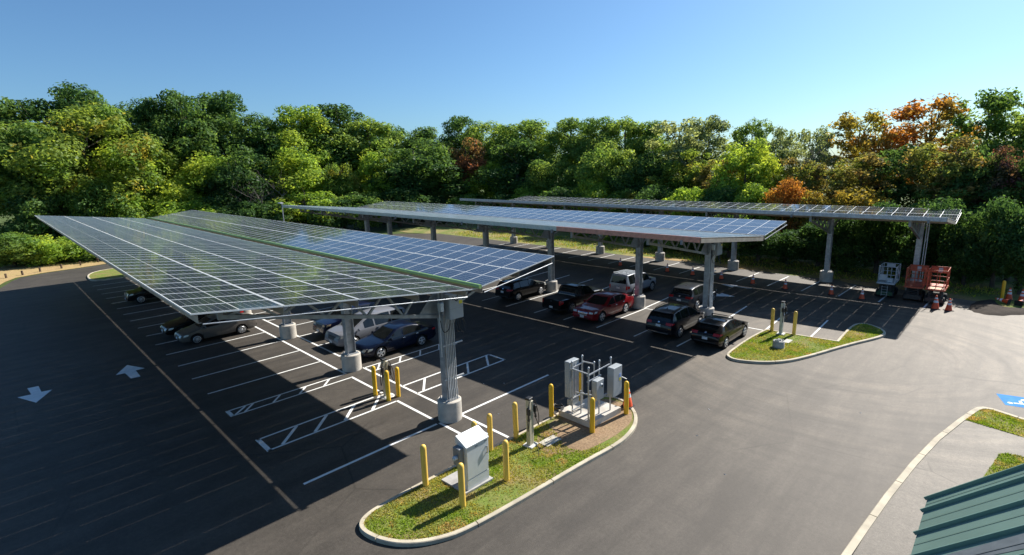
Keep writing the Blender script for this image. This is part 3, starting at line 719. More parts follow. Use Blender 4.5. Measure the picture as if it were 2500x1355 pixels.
# ================================================================== STREET FURNITURE AND EQUIPMENT
BOLL = 'yellow bollards guarding the equipment'
def bollard_mesh(mat):
    mb = MB(); r = .1
    mb.lathe([(r,-.15),(r,1.30),(r*.97,1.345),(r*.86,1.385),(r*.66,1.418),(r*.36,1.438),(0,1.445)], n=18)
    o = mb.build('bollard', mat); return o
def place_bollard(x, y, z, label, src=[None, None], dull=False):
    k = 1 if dull else 0
    if src[k] is None: src[k] = bollard_mesh(M['yellow_dull' if dull else 'yellow']); o = src[k]
    else: o = src[k].copy(); COL.objects.link(o)
    o.location = (x, y, z); o.rotation_euler = (R(random.uniform(-.8,.8)), R(random.uniform(-.8,.8)), random.uniform(0, 6)); return tag(o, label, 'bollard', BOLL)
for x, y, lab, dull in [
 (-15.69,2.86,'yellow bollard in the grass in front of the grey utility cabinet, nearest the viewer', 1),
 (-15.74,1.02,'yellow bollard in the grass before the right side of the grey utility cabinet', 1),
 (-13.97,3.0,'yellow bollard standing alone to the left of the grey utility cabinet at the kerb', 1),
 (-14.02,.86,'yellow bollard of which only the top shows behind the grey utility cabinet', 1),
 (-14.0,.12,'yellow bollard behind the right shoulder of the grey utility cabinet', 1),
 (-14.05,-1.18,'yellow bollard behind the pale charging post on the near island', 1),
 (-13.98,-3.35,'yellow bollard at the left corner of the switchgear slab', 0),
 (-14.05,-5.25,'yellow bollard behind the steel switchgear rack, framed by its posts', 0),
 (-15.98,-3.42,'yellow bollard in bare soil before the front corner of the switchgear slab', 0),
 (-16.12,-5.6,'yellow bollard at the tip of the near island with an orange cone behind it', 0)]:
    place_bollard(x, y, .10, lab, dull=bool(dull))
for x, y, lab in [(-6.30,.30,'left yellow bollard of the trio round the charger between the hatched bays'), (-7.27,.20,'front yellow bollard of the trio round the charger between the hatched bays'), (-7.25,-.33,'right yellow bollard of the trio round the charger between the hatched bays'),
                  (-6.15,-.35,'yellow bollard mostly hidden behind the charger between the hatched bays')]:
    place_bollard(x, y, 0, lab)
for x, y, lab in [(-16.85,-20.72,'pale yellow bollard to the left of the charger on the pointed grass island'), (-18.05,-20.82,'pale yellow bollard to the right of the charger on the pointed grass island')]:
    place_bollard(x, y, .10, lab, dull=True)
place_bollard(-26.6, -37.75, .15, 'yellow bollard on the spoil heap at the far right with a cone behind it')

def cone_make():
    t = empty('traffic_cone')
    mb = MB(); mb.lathe([(.165,.03),(.03,.71),(.0,.712)], n=16); mb.build('cone_body', M['cone'], t)
    bb = MB(); bb.bbox((0, 0, .017), (.40, .40, .034), .03); bb.build('base', M['rubber'], t)
    for z0, z1 in ((.34, .46), (.53, .61)):
        f = lambda z: .165-(z-.03)*.1985+.003
        sb = MB(); sb.lathe([(f(z0), z0), (f(z1), z1)], n=16); sb.build('reflective_band', M['reflect'], t)
    return t
CONES = []
def place_cone(x, y, z, label, rot=(0, 0, 0), s=1.0, group='cones set out along the far parking row'):
    o = CONES[0] if len(CONES) == 1 and not CONES[0].get('label') else None
    if o is None: o = copy_tree(CONES[0])
    o.location = (x, y, z); o.rotation_euler = rot; o.scale = (s, s, s)
    return tag(o, label, 'traffic cone', group)
CONES.append(cone_make())
ORD = ['first','second','third','fourth','fifth','sixth','seventh','eighth']
for i, (x, y) in enumerate([(2.11,-33.4),(-3.07,-33.6),(-5.63,-33.66),(-8.36,-33.6),(-11.12,-33.52),(-13.78,-33.24),(-17.07,-33.33),(-19.12,-33.15)]):
    place_cone(x, y, hgt(x, y), ORD[i]+' orange cone from the left in the row of cones below the far canopy', (0, 0, random.random()), 1.12)
place_cone(-23.41, -32.98, 0, 'large orange cone in front of the orange scissor lift nearest the spoil heap', (0, 0, .3), 1.35)
place_cone(-24.12, -33.0, 0, 'orange cone in the sun, right of the lifts and left of the spoil heap', (0, 0, .7), 1.2)
place_cone(-15.8, -6.22, .104, 'orange cone half hidden behind the bollard at the tip of the near island', (0, 0, .2), 1.3, 'other cones about the lot')
place_cone(-26.95, -38.2, .16, 'orange cone tucked behind the bollard on the spoil heap', (0, 0, .2), 1.25, 'other cones about the lot')
place_cone(-27.6, -37.9, .16, 'upright orange and white cone at the right edge of the spoil heap', (0, 0, .5), 1.3, 'other cones about the lot')
place_cone(-27.0, -36.35, .38, 'toppled orange cone lying on the spoil heap, base towards the viewer', (R(82), 0, R(70)), 1.1, 'other cones about the lot')
place_cone(-27.45, -36.2, .38, 'toppled orange cone lying on the spoil heap, showing its white bands', (R(80), 0, R(-15)), 1.1, 'other cones about the lot')

# --- grey utility cabinet on its slab
o = tag(MB().prism([(-14.19,2.52),(-15.37,2.46),(-15.41,1.30),(-14.2,1.36)], .05, .17).build('concrete_slab', M['conc_grey']), 'pale concrete slab under the grey utility cabinet', 'slab')
t = empty('utility_cabinet', (-15.08, 1.86, .17), R(1), 'tall grey steel utility cabinet with sloping pale lid on the near grass island', 'utility cabinet')
mb = MB(); mb.bbox((0, 0, .73), (.44, .94, 1.46), .012); mb.build('body', M['cab_grey'], t)
mb = MB(); w, d = .265, .485
mb.add([(-w,-d,1.462),(-w,d,1.462),(w,d,1.462),(w,-d,1.462),(-w,-d,1.50),(-w,d,1.50),(w-.03,d,1.74),(w-.03,-d,1.74),(w,-d,1.72),(w,d,1.72)],
       [(0,1,2,3)[::-1],(0,4,5,1)[::-1],(4,7,6,5)[::-1],(7,8,9,6)[::-1],(8,3,2,9)[::-1],(0,3,8,7,4)[::-1],(1,5,6,9,2)[::-1]]); lid = mb.build('lid', M['cab_lid'], t)
bm = bmesh.new(); bm.from_mesh(lid.data); bmesh.ops.recalc_face_normals(bm, faces=bm.faces); bm.to_mesh(lid.data); bm.free()
mb = MB(); mb.bbox((-.23, 0, .90), (.02, .90, 1.08), .006); door = mb.build('door', M['cab_grey'], t)
mb = MB(); mb.bar((-.28,-.38,.98), (-.28,-.38,1.20), .03, .03); mb.bar((-.24,-.38,.98), (-.29,-.38,.98), .03, .03); mb.bar((-.24,-.38,1.20), (-.29,-.38,1.20), .03, .03); mb.build('handle', M['chrome'], door)
mb = MB(); mb.box((-.242,.05,1.38), (.004,.12,.03)); mb.box((-.242,-.36,1.40), (.004,.12,.03)); mb.build('nameplate', M['cab_dark'], door)
mb = MB(); mb.bbox((-.224, 0, .17), (.02, .93, .32), .004); mb.build('plinth_panel', M['cab_grey'], t)
mb = MB(); mb.bbox((.03, .575, 1.17), (.30, .20, .60), .015); bx = mb.build('meter_box', M['cab_dark'], t)
mb = MB(); mb.lathe([(.0,.0),(.075,.0),(.075,.13),(.06,.15),(0,.15)], (-.01, .67, 1.18), 16, axis='y'); mb.build('meter', M['lift_white'], bx)
mb = MB(); mb.bbox((.06, -.55, 1.02), (.30, .16, .95), .015); mb.build('side_box', M['cab_grey'], t)

# --- charging posts
def charger(loc, rz, label, colmat, h=1.85):
    t = empty('charging_post', loc, rz, label, 'EV charger', 'electric car charging posts')
    mb = MB(); mb.bbox((0, 0, .02), (.42, .46, .06), .02); mb.build('base', M['stone'], t)
    mb = MB(); mb.bbox((0, .075, h/2), (.17, .13, h), .015); mb.bbox((0, -.075, h/2-.05), (.15, .12, h-.1), .015); mb.build('post', colmat, t)
    mb = MB(); mb.bbox((0, .04, h+.03), (.2, .26, .07), .02); mb.build('cap', M['black'], t)
    for s in (-1, 1):
        mb = MB(); mb.bbox((-.08, s*.19, h-.42), (.15, .10, .26), .02); mb.bar((-.08, s*.2, h-.55), (-.12, s*.22, h-.78), .05, .06); hol = mb.build('plug_holster', M['black'], t)
        mb = MB(); pts = []
        for k in range(19):
            a = k/18; pts.append((-.10-.05*math.sin(a*3.1), s*(.14+.22*math.sin(a*math.pi)**.7), h-.05-1.25*math.sin(a*math.pi*.5) if a < .7 else h-.05-1.25*math.sin(.35*math.pi)+.45*(a-.7)/.3))
        mb.tube(pts, .016, 6); mb.build('cable', M['black'], t)
    return t
M['post_beige'] = simple('beige painted steel', (.46, .42, .31), .45, .1)
M['post_grey'] = simple('pale grey painted steel', (.50, .50, .46), .45, .1)
charger((-14.85, -1.12, .11), R(8), 'beige double charging post with black cables on the near grass island', M['post_beige'])
charger((-6.82, .0, .0), R(0), 'slim beige charging post ringed by bollards between the hatched bays', M['post_beige'], 1.8)
charger((-17.45, -20.45, .11), R(0), 'grey charging post between two bollards on the pointed grass island', M['post_grey'], 1.95)
mb = MB(); mb.lathe([(0,.012),(.33,.012),(.34,.0)], (-6.82, .0, .0), 24)
mb.build('x', M['stone']); ob = bpy.data.objects['x']; ob.name = 'base_ring'; tag(ob, 'round pale concrete footing under the charger between the hatched bays', 'footing')
# --- handhole lids
for pts, lab in (([(-14.92,-.98),(-15.39,-.95),(-15.42,-1.78),(-14.95,-1.84)], None), ([(-14.98,-1.42),(-15.42,-1.42),(-15.45,-2.2),(-15.0,-2.22)], 'flat grey concrete vault lid in the soil of the near island'), ([(-18.0,-18.9),(-18.32,-18.95),(-18.35,-19.65),(-18.02,-19.65)], 'flat pale concrete vault lid in the grass of the pointed island')):
    if lab: tag(MB().prism(pts, .05, .13).build('vault_lid', M['concrete']), lab, 'vault lid')
mb = MB(); mb.tube([(-15.62,-.72,.1),(-15.6,-.73,.62)], .008, 5); mb.tube([(-15.6,-.73,.6),(-15.64,-.82,.45),(-15.62,-.88,.38)], .01, 5, 1); tag(mb.build('marker_stake', [M['galv_dark'], M['sticker_y']]), 'thin wire marker stake with yellow tape beside the vault lid', 'stake')
# --- light pole footing on the pointed island
t = empty('pole_footing', (-18.1, -17.95, .1), 0, 'round concrete pole footing topped with pale stones on the pointed island', 'footing')
mb = MB(); mb.lathe([(.30,-.1),(.30,.36),(.28,.38),(0,.38)], n=20); mb.build('footing', M['conc_grey'], t)
mb = MB()
for k in range(16):
    a = random.uniform(0, 6.28); r = random.uniform(.0, .24); mb.bbox((r*math.cos(a), r*math.sin(a), .42), (random.uniform(.06,.12), random.uniform(.05,.1), random.uniform(.08,.16)), .02)
mb.build('stone_topping', M['stone'], t)

# --- switchgear slab and rack
SL = [(-14.13,-3.63),(-15.79,-3.62),(-15.92,-5.52),(-14.35,-5.48)]
tag(MB().prism(SL, .02, .35).build('concrete_slab', M['concrete']), 'raised thick concrete slab carrying the steel switchgear rack', 'slab')
t = empty('switchgear_rack', (-15.1, -4.4, .35), 0, 'galvanised pipe rack with grey switch boxes on the raised concrete slab', 'switchgear')
L = lambda x, y, z: (x+15.1, y+4.4, z-.35)
for x, y, h in ((-14.75,-3.76,2.55),(-14.75,-4.42,2.62),(-15.62,-3.66,2.55),(-15.56,-4.46,2.6),(-15.72,-5.02,2.6),(-15.28,-4.5,2.45)):
    mb = MB(); mb.tube([L(x, y, .35), L(x, y, h)], .03, 8); mb.lathe([(.042,h-.37),(.042,h-.31),(.02,h-.29),(0,h-.29)], L(x, y, .35), 8); mb.build('post', M['galv'], t)
for p, q in (((-14.75,-3.66,2.3),(-14.75,-4.5,2.35)), ((-14.75,-3.66,1.0),(-14.75,-4.5,1.0)), ((-15.6,-3.6,2.25),(-15.62,-5.1,2.3)), ((-15.6,-3.6,2.0),(-15.62,-4.5,2.02)), ((-14.75,-3.76,2.28),(-15.6,-3.68,2.3)), ((-14.75,-4.42,2.4),(-15.3,-4.5,2.4)), ((-15.66,-4.4,1.12),(-15.74,-5.15,1.15)), ((-14.8,-3.7,.52),(-14.8,-4.5,.52)), ((-14.85,-3.9,1.25),(-15.55,-4.1,1.25))):
    mb = MB(); mb.bar(L(*p), L(*q), .045, .045); mb.build('cross_rail', M['galv'], t)
for x, y in ((-15.0,-4.0),(-15.3,-4.2)):
    mb = MB(); mb.tube([L(x, y, .35), L(x, y, 1.35)], .028, 8); mb.build('conduit', M['galv'], t)
mb = MB(); mb.bbox(L(-14.58,-3.95,1.80), (.26,.62,1.52), .015); mb.bbox(L(-14.62,-3.98,.80), (.24,.5,.24), .015); mb.build('tall_cabinet', M['cab_mid'], t)
mb = MB(); mb.box(L(-14.72,-4.02,1.72), (.012,.10,1.45)); mb.build('strut_channel', M['galv'], t)
mb = MB(); mb.bbox(L(-15.78,-4.06,1.62), (.24,.5,.82), .015); bx = mb.build('meter_box', M['cab_mid'], t)
mb = MB(); c = L(-15.9,-4.12,1.78); mb.lathe([(.0,-.05),(.07,-.05),(.085,-.02),(.085,.0)], c, 16, axis='x'); mb.lathe([(0,-.055),(.05,-.055),(.055,-.05)], c, 14, 1, axis='x'); mb.build('meter', [M['lift_white'], M['black']], bx)
mb = MB(); mb.bbox(L(-15.92,-5.02,1.72), (.3,.62,1.22), .015); bx = mb.build('disconnect_box', M['cab_mid'], t)
mb = MB(); mb.box(L(-16.075,-5.18,1.92), (.006,.13,.16)); mb.build('blue_label', M['sticker_b'], bx)
mb = MB(); mb.box(L(-16.075,-5.18,1.76), (.006,.11,.12)); mb.build('yellow_label', M['sticker_y'], bx)
mb = MB(); mb.bar(L(-15.95,-5.33,1.75), L(-15.95,-5.40,1.75), .06, .2); mb.bar(L(-15.95,-5.38,1.78), L(-16.2,-5.46,1.7), .03, .03); mb.build('switch_handle', M['galv'], bx)
mb = MB()
for k in range(3):
    a0 = random.uniform(0, 6); mb.tube([(-14.05+.22*math.cos(a0+a*.5)+random.uniform(-.02,.02), -3.72+.2*math.sin(a0+a*.5), .40+.03*k+.03*math.sin(a*1.3)) for a in range(11)], .022, 6)
tag(mb.build('cable_coil', M['black']), 'coil of black cable on the left corner of the switchgear slab', 'cable')

# --- stakes along the dry verge
for i, (x, y) in enumerate([(52.94,11.63),(53.92,10.25),(55.16,8.68),(55.95,6.69),(56.81,4.8),(58.2,2.9),(59.6,2.3)]):
    mb = MB(); mb.bbox((0, 0, .22), (.17, .15, .6), .015); o = mb.build('timber_post', M['wood']); o.location = (x, y, -.02); o.rotation_euler = (0, R(random.uniform(-3,3)), random.uniform(0, 1))
    tag(o, ORD[i]+' short dark timber post from the photo\'s left edge along the dry verge', 'post', 'timber posts on the dry verge')
t = empty('lamp_post', (40.2, -14.5, hgt(40.2, -14.5)), 0, 'slim grey lamp post beyond the middle canopy with a flat head', 'lamp post')
mb = MB(); mb.tube([(0,0,0),(0,0,6.75)], [.08,.055], 8); mb.build('pole', M['galv'], t)
mb = MB(); mb.bbox((-.25,.25,6.80), (.9,.36,.12), .03); mb.build('lamp_head', M['alu'], t); bpy.data.objects['lamp_head'].rotation_euler = (0,0,0)
mb = MB(); mb.bar((0,0,-.05),(0,0,1.9), .05, .05); mb.box((.03,.25,1.5), (.02,.32,.42)); o = mb.build('marker_sign', M['conc_grey']); o.location = (-27.7,-44.6,0); tag(o, 'small grey marker sign on a post in the dark undergrowth, far right', 'sign')

# --- green roof of the building at the lower right
t = empty('building', (-29.5, 3.0, 0), 0, 'building at the lower right with a steep green ribbed metal roof', 'building')
z0, xe = 4.0, -26.15; y0, y1 = .33, 9.6; run = 6.0; ox, oy = 29.5, -3.0
def RP(x, y, up=0): s = xe-x; return (x+ox+up*.707, y+oy, z0+s+up*.707)
mb = MB(); xr = xe-run
mb.add([RP(xe,y0),RP(xe,y1),RP(xr,y1),RP(xr,y0),RP(xe,y0,-.06),RP(xe,y1,-.06),RP(xr,y1,-.06),RP(xr,y0,-.06)], [(0,1,2,3),(7,6,5,4),(0,4,5,1),(1,5,6,2),(2,6,7,3),(3,7,4,0)]); roof = mb.build('roof', M['roof_green'], t)
bm = bmesh.new(); bm.from_mesh(roof.data); bmesh.ops.recalc_face_normals(bm, faces=bm.faces); bm.to_mesh(roof.data); bm.free()
y = y0+.05
for dy in (0, .46, .78, .75, .72, .75, .75, .75, .75, .75, .75, .75):
    y += dy
    if y > y1: break
    mb = MB(); h, w = .055, .015
    vs = [RP(xe+.015,y-w,.0),RP(xe+.015,y-w*.8,h),RP(xe+.015,y+w*.8,h),RP(xe+.015,y+w,.0)]+[RP(xr,y-w,.0),RP(xr,y-w*.8,h),RP(xr,y+w*.8,h),RP(xr,y+w,.0)]
    mb.add(vs, [(0,1,2,3),(0,4,5,1),(1,5,6,2),(2,6,7,3)]); sm = mb.build('roof_seam', M['roof_rib'], roof)
    bm = bmesh.new(); bm.from_mesh(sm.data); bmesh.ops.recalc_face_normals(bm, faces=bm.faces); bm.to_mesh(sm.data); bm.free()
for dy in (.25, .86, 1.62, 2.4):
    mb = MB(); mb.add([RP(xe,y0+dy,.006),RP(xe,y0+dy+.012,.012),RP(xr,y0+dy+.012,.012),RP(xr,y0+dy,.006)], [(0,1,2,3)]); mb.build('roof_crease', M['roof_rib'], roof)
pts = [(-.02,2.83),(-.5,2.80),(-1.2,2.76),(-2.6,2.74),(-2.6,3.20),(-1.2,3.16),(-.55,3.10),(-.33,3.04),(-.02,3.02)]
mb = MB(); mb.add([RP(xe+a,b-.33+.05+.0,.005) for a, b in pts], [tuple(range(len(pts)))]); sp = mb.build('sealed_strip', M['roof_patch'], roof)
bm = bmesh.new(); bm.from_mesh(sp.data)
for f in bm.faces:
    f.normal_update()
    if f.normal.z < 0: f.normal_flip()
bm.to_mesh(sp.data); bm.free()
mb = MB(); mb.box((-27.6+ox-1.6-.6, 5.0+oy, 1.95), (4.6, 8.8, 3.9)); mb.build('wall', M['wall'], t)
# --- a few bits of litter
mb = MB()
for x, y in [(-22.6,-23.9),(-24.2,-22.6),(-19.0,-6.0),(-20.8,-4.2),(-18.6,5.4),(-12.3,1.9),(-9.2,-3.9),(-12.0,-2.2),(-24.9,-24.5),(-13.3,2.6),(-9.9,-4.6),(-18.4,-8.4),(-23.1,-12.1)]:
    mb.bbox((x, y, .008), (random.uniform(.03,.08), random.uniform(.02,.04), .012), .008)
tag(mb.build('litter', M['reflect']), kind='stuff')
# ================================================================== VEHICLES
def interp(poly, x):
    if x >= poly[0][0]: return poly[0][1]
    for (x0, z0), (x1, z1) in zip(poly[:-1], poly[1:]):
        if x <= x0 and x >= x1: return z0+(z1-z0)*((x0-x)/max(1e-9, x0-x1))
    return poly[-1][1]
def smooth01(t): t = max(0, min(1, t)); return t*t*(3-2*t)
PAINTS = {}
def car(label, cat, group, loc, heading, kind, col, wheel='five', extra=()):
    """heading: angle of the nose in the ground plane"""
    L_, W, H, wb, fo, r = {'sedan': (4.85,1.82,1.47,2.78,.95,.33), 'compact': (4.53,1.70,1.47,2.62,.90,.31), 'bigsedan': (5.1,1.92,1.54,2.87,.98,.36), 'hatch': (4.45,1.79,1.45,2.70,.92,.33),
      'suv': (4.62,1.84,1.70,2.66,.92,.36), 'cross': (4.50,1.79,1.58,2.66,.92,.35), 'coupe_suv': (4.62,1.84,1.66,2.68,.92,.37), 'boxy': (4.55,1.85,1.88,2.70,.85,.38), 'van': (5.10,1.99,1.76,3.0,1.0,.35), 'pickup': (5.38,1.89,1.79,3.24,.93,.40)}[kind]
    h = L_/2
    if kind in ('sedan', 'compact', 'bigsedan'):
        k = H/1.47; hf = .72*k if kind != 'bigsedan' else .86
        top = [(h,.50),(h-.04,.60*k),(h-.14,hf-.02),(h-.30,hf+.03),(h-.9,.88*k),(1.12,.96*k),(.34,1.38*k),(.02,1.445*k),(-.45,H),(-.85,1.45*k),(-1.2,1.37*k),(-1.78,1.09*k),(-2.0,1.05*k),(-h+.12,1.02*k),(-h+.03,.93*k),(-h,.62)]
        belt = [(h,.70*k),(1.12,.90*k),(-1.8,1.0*k),(-h,.95*k)]; xc, xwt, xrr, xrb = 1.12, .34, -1.1, -1.78
        wins = [((.98,.06),(.33,.08),(.05,)), ]
    elif kind in ('hatch',):
        top = [(h,.50),(h-.05,.62),(h-.2,.76),(h-.9,.90),(1.02,.98),(.22,1.36),(-.1,1.42),(-.55,H),(-1.1,1.42),(-1.55,1.34),(-1.98,1.06),(-h+.12,1.0),(-h+.02,.86),(-h,.6)]
        belt = [(h,.72),(1.05,.92),(-1.9,1.04),(-h,.96)]; xc, xwt, xrr, xrb = 1.02, .22, -1.55, -1.98
    elif kind in ('suv', 'cross', 'coupe_suv'):
        k = H/1.70
        top = [(h,.58),(h-.05,.72),(h-.16,.94*k),(h-.9,1.04*k),(1.2,1.10*k),(.52,1.56*k),(.15,1.66*k),(-.5,H),(-1.3,1.67*k),(-1.8,1.61*k),(-2.02,1.36*k) if kind != 'coupe_suv' else (-2.0,1.28*k),(-h+.1,1.08*k),(-h+.03,.95),(-h,.6)]
        belt = [(h,.86*k),(1.2,1.02*k),(-1.9,1.14*k),(-h,1.02*k)]; xc, xwt, xrr, xrb = 1.2, .52, -1.8, -h+.12
    elif kind == 'boxy':
        top = [(h,.62),(h-.06,.82),(h-.14,1.02),(h-.5,1.08),(1.15,1.13),(.62,1.66),(.4,1.72),(.0,1.74),(-.25,1.82),(-1.2,H),(-2.05,1.85),(-2.13,1.76),(-h+.06,1.1),(-h+.02,.9),(-h,.62)]
        belt = [(h,.92),(1.15,1.04),(-h,1.10)]; xc, xwt, xrr, xrb = 1.15, .62, -2.08, -h+.07
    elif kind == 'van':
        top = [(h,.52),(h-.06,.72),(h-.22,.92),(h-.7,1.03),(1.55,1.10),(.62,1.58),(.25,1.70),(-.5,H),(-1.7,1.74),(-2.2,1.68),(-2.36,1.45),(-h+.08,1.06),(-h+.02,.85),(-h,.6)]
        belt = [(h,.85),(1.5,1.0),(-h,1.06)]; xc, xwt, xrr, xrb = 1.55, .62, -2.2, -h+.1
    else:
        top = [(h,.62),(h-.05,.85),(h-.14,1.04),(h-.8,1.12),(1.22,1.16),(.62,1.66),(.3,1.75),(-.1,H),(-.6,1.76),(-.74,1.66),(-.86,1.20),(-.92,1.14),(-h+.04,1.12),(-h+.02,1.0),(-h,.66)]
        belt = [(h,.95),(1.2,1.06),(-.9,1.10),(-h,1.02)]; xc, xwt, xrr, xrb = 1.22, .62, -.74, -.86
    zg0 = .22 if kind in ('sedan','compact','bigsedan','hatch','van') else .30
    bot = [(h,.34),(h-.12,zg0+.02),(h-.4,zg0),(-h+.4,zg0),(-h+.12,zg0+.05),(-h,.40)]
    xs = sorted(set([p[0] for p in top]+[h-.012,h-.08,-h+.06,-h+.2]+list(np.arange(-h+.3, h-.25, .13))), reverse=True)
    xs = [x for i, x in enumerate(xs) if i == 0 or xs[i-1]-x > .008]
    hw = W/2; V = []; nr = None
    for x in xs:
        t = abs(x)/h; tp = 1-(.17 if x > 0 else .11)*max(0, (t-.70)/.30)**2.2; w = hw*tp
        zt = interp(top, x); zg = interp(bot, x); zb = min(interp(belt, x), zt-.055); cab = zt-zb
        sl = .42 if kind not in ('boxy', 'pickup') else .26
        ye = w*.975-max(0, cab-.07)*sl
        mid = zg+(zb-zg)*.55
        half = [(0,zg),(w*.72,zg),(w*.93,zg+.03),(w*.985,zg+(mid-zg)*.45),(w,mid),(w*.992,zb-.06),(w*.972,zb),(ye+(w*.972-ye)*.5,zb+(zt-.07-zb)*.5 if cab > .1 else zb+.012),(ye,zt-.06 if cab > .1 else zt-.03),(ye-.05,zt-.022),(ye*.62,zt-.004),(0,zt+.008)]
        ring = [(x, y, z) for y, z in half]+[(x, -y, z) for y, z in half[-2:0:-1]]
        nr = len(ring); V += ring
    F = []
    for i in range(len(xs)-1):
        for k in range(nr): F.append((i*nr+k, i*nr+(k+1) % nr, (i+1)*nr+(k+1) % nr, (i+1)*nr+k))
    F += [tuple(reversed(range(nr))), tuple((len(xs)-1)*nr+k for k in range(nr))]
    mb = MB(); mb.add(V, F, 0, True)
    if col not in PAINTS: PAINTS[col] = paint('car paint %d' % len(PAINTS), col)
    root = empty('parked_car' if kind != 'pickup' else 'pickup_truck', (loc[0], loc[1], hgt(loc[0], loc[1])), heading, label, cat, group)
    body = mb.build('body', [PAINTS[col], M['trim']], root)
    bm = bmesh.new(); bm.from_mesh(body.data); bmesh.ops.recalc_face_normals(bm, faces=bm.faces); bm.to_mesh(body.data); bm.free()
    xa = (h-fo, h-fo-wb)
    # wheel arches
    cm = MB()
    for x in xa:
        for s in (-1, 1):
            cm.lathe([(0,-.2),(r+.075,-.2),(r+.075,.3),(0,.3)], (x, s*(hw-.12), r+.01), 28, axis='y')
    cut = cm.build('cutter', M['trim']); bm = bmesh.new(); bm.from_mesh(cut.data); bmesh.ops.remove_doubles(bm, verts=bm.verts, dist=1e-5); bmesh.ops.recalc_face_normals(bm, faces=bm.faces); bm.to_mesh(cut.data); bm.free()
    md = body.modifiers.new('b', 'BOOLEAN'); md.operation = 'DIFFERENCE'; md.object = cut; md.solver = 'EXACT'; md.material_mode = 'TRANSFER'
    root_loc, root_rot = root.location.copy(), root.rotation_euler.copy(); root.location = (0,0,0); root.rotation_euler = (0,0,0)
    bpy.context.view_layer.update(); dg = bpy.context.evaluated_depsgraph_get()
    me = bpy.data.meshes.new_from_object(body.evaluated_get(dg)); body.modifiers.clear(); body.data = me
    root.location, root.rotation_euler = root_loc, root_rot
    bpy.data.objects.remove(cut); me.set_sharp_from_angle(angle=R(38))
    if not any(m and m.name == 'black car trim' for m in me.materials): me.materials.append(M['trim'])
    ti = [i for i, m in enumerate(me.materials) if m and m.name == 'black car trim'][0]
    for p in me.polygons:                                   # sills and, on the rugged ones, the lower cladding
        zc = p.center.z; lim = .30 if kind in ('sedan','compact','bigsedan','hatch','van') else .50
        if zc < lim and 'cladding' in extra or zc < zg0+.05: p.material_index = ti
    tree = BVHTree.FromPolygons([v.co for v in mb_verts(V)], F)
    def patch(name, A, B, d, mat, n=8, m=4, off=.006, parent=root):
        """panel laid on the body: lower edge A, upper edge B (polylines), cast along d"""
        d = Vector(d).normalized(); grid = []
        def along(P, s):
            t = s*(len(P)-1); i = min(int(t), len(P)-2); return Vector(P[i]).lerp(Vector(P[i+1]), t-i)
        pb = MB(); bad = set()
        for j in range(m+1):
            for i in range(n+1):
                p = along(A, i/n).lerp(along(B, i/n), j/m); hit = tree.ray_cast(p-d*3, d)
                if hit[0] is None: bad.add(len(grid)); grid.append(p); continue
                grid.append(hit[0]-d*off)
        fs = [(j*(n+1)+i, j*(n+1)+i+1, (j+1)*(n+1)+i+1, (j+1)*(n+1)+i) for j in range(m) for i in range(n)]
        fs = [f for f in fs if not bad & set(f)]
        pb.add(grid, fs, 0, True); o = pb.build(name, mat, parent)
        b2 = bmesh.new(); b2.from_mesh(o.data)
        for f in b2.faces: f.normal_update()
        if sum(f.normal.dot(d) for f in b2.faces) > 0: bmesh.ops.reverse_faces(b2, faces=b2.faces)
        b2.to_mesh(o.data); b2.free(); return o
    zb = lambda x: min(interp(belt, x), interp(top, x)-.055)
    zt = lambda x: interp(top, x)
    G = M['glass']
    # windscreen and rear glass (cast downwards / forwards)
    yw = hw*.74
    patch('windshield', [(xc-.10,-yw,0),(xc-.02,-yw*.5,0),(xc-.01,0,0),(xc-.02,yw*.5,0),(xc-.10,yw,0)], [(xwt+.02,-yw*.82,0),(xwt+.06,0,0),(xwt+.02,yw*.82,0)], (0,0,-1), G, 10, 5)
    if kind in ('sedan', 'compact', 'bigsedan', 'hatch'):
        patch('rear_window', [(xrb+.06,-yw*.9,0),(xrb+.02,0,0),(xrb+.06,yw*.9,0)], [(xrr-.03,-yw*.8,0),(xrr+.0,0,0),(xrr-.03,yw*.8,0)], (0,0,-1), G, 10, 4)
    else:
        z0 = zb(xrb+.1)+.06; z1 = zt(xrr)-.10; yy = hw*.76
        patch('rear_window', [(0,-yy,z0),(0,yy,z0)], [(0,-yy*.86,z1),(0,yy*.86,z1)], (1,0,0), G, 10, 4)
    # side windows split at the pillars
    if kind == 'pickup': splits = [(xc-.16, -.02), (-.1, -.66)]
    elif kind in ('van',): splits = [(xc-.75, .14), (.04, -1.05), (-1.15, xrr+.16)]
    elif kind in ('boxy',): splits = [(xc-.22, .0), (-.1, -.95), (-1.12, -1.95)]
    elif kind in ('suv', 'cross', 'coupe_suv'): splits = [(xc-.22, .0), (-.08, -1.02), (-1.10, xrr+.10)]
    else: splits = [(xc-.2, .0), (-.08, xrb+.46)]
    for a, b in splits:
        for s in (-1, 1):
            n = 6; A = []; B = []
            for i in range(n+1):
                x = a+(b-a)*i/n; A.append((x, 0, zb(x)+.035))
                B.append((x, 0, max(zb(x)+.05, min(zt(x)-.085, zt(x-.0)-.085))))
            patch('side_window', A, B, (0,-s,0), G, 8, 3)
    for s in (-1, 1):                                        # mirrors, handles
        q = MB(); q.bbox((xc-.30, s*(hw+.10), zb(xc-.3)+.07), (.10,.19,.14), .03); q.bar((xc-.28, s*(hw-.02), zb(xc-.3)+.03), (xc-.28, s*(hw+.06), zb(xc-.3)+.05), .05, .04); q.build('side_mirror', PAINTS[col] if kind not in ('cross','boxy') else M['trim'], root)
        for x in (-.08, -1.0 if kind != 'pickup' else -.62):
            q = MB(); q.bbox((x, s*(hw*.992+.012), zb(x)-.09), (.17,.025,.03), .008); q.build('door_handle', M['chrome'] if kind in ('sedan','bigsedan','van') else PAINTS[col], root)
    # lamps, grille, plates
    zf = zt(h-.2); dark_lower = kind not in ('sedan',)
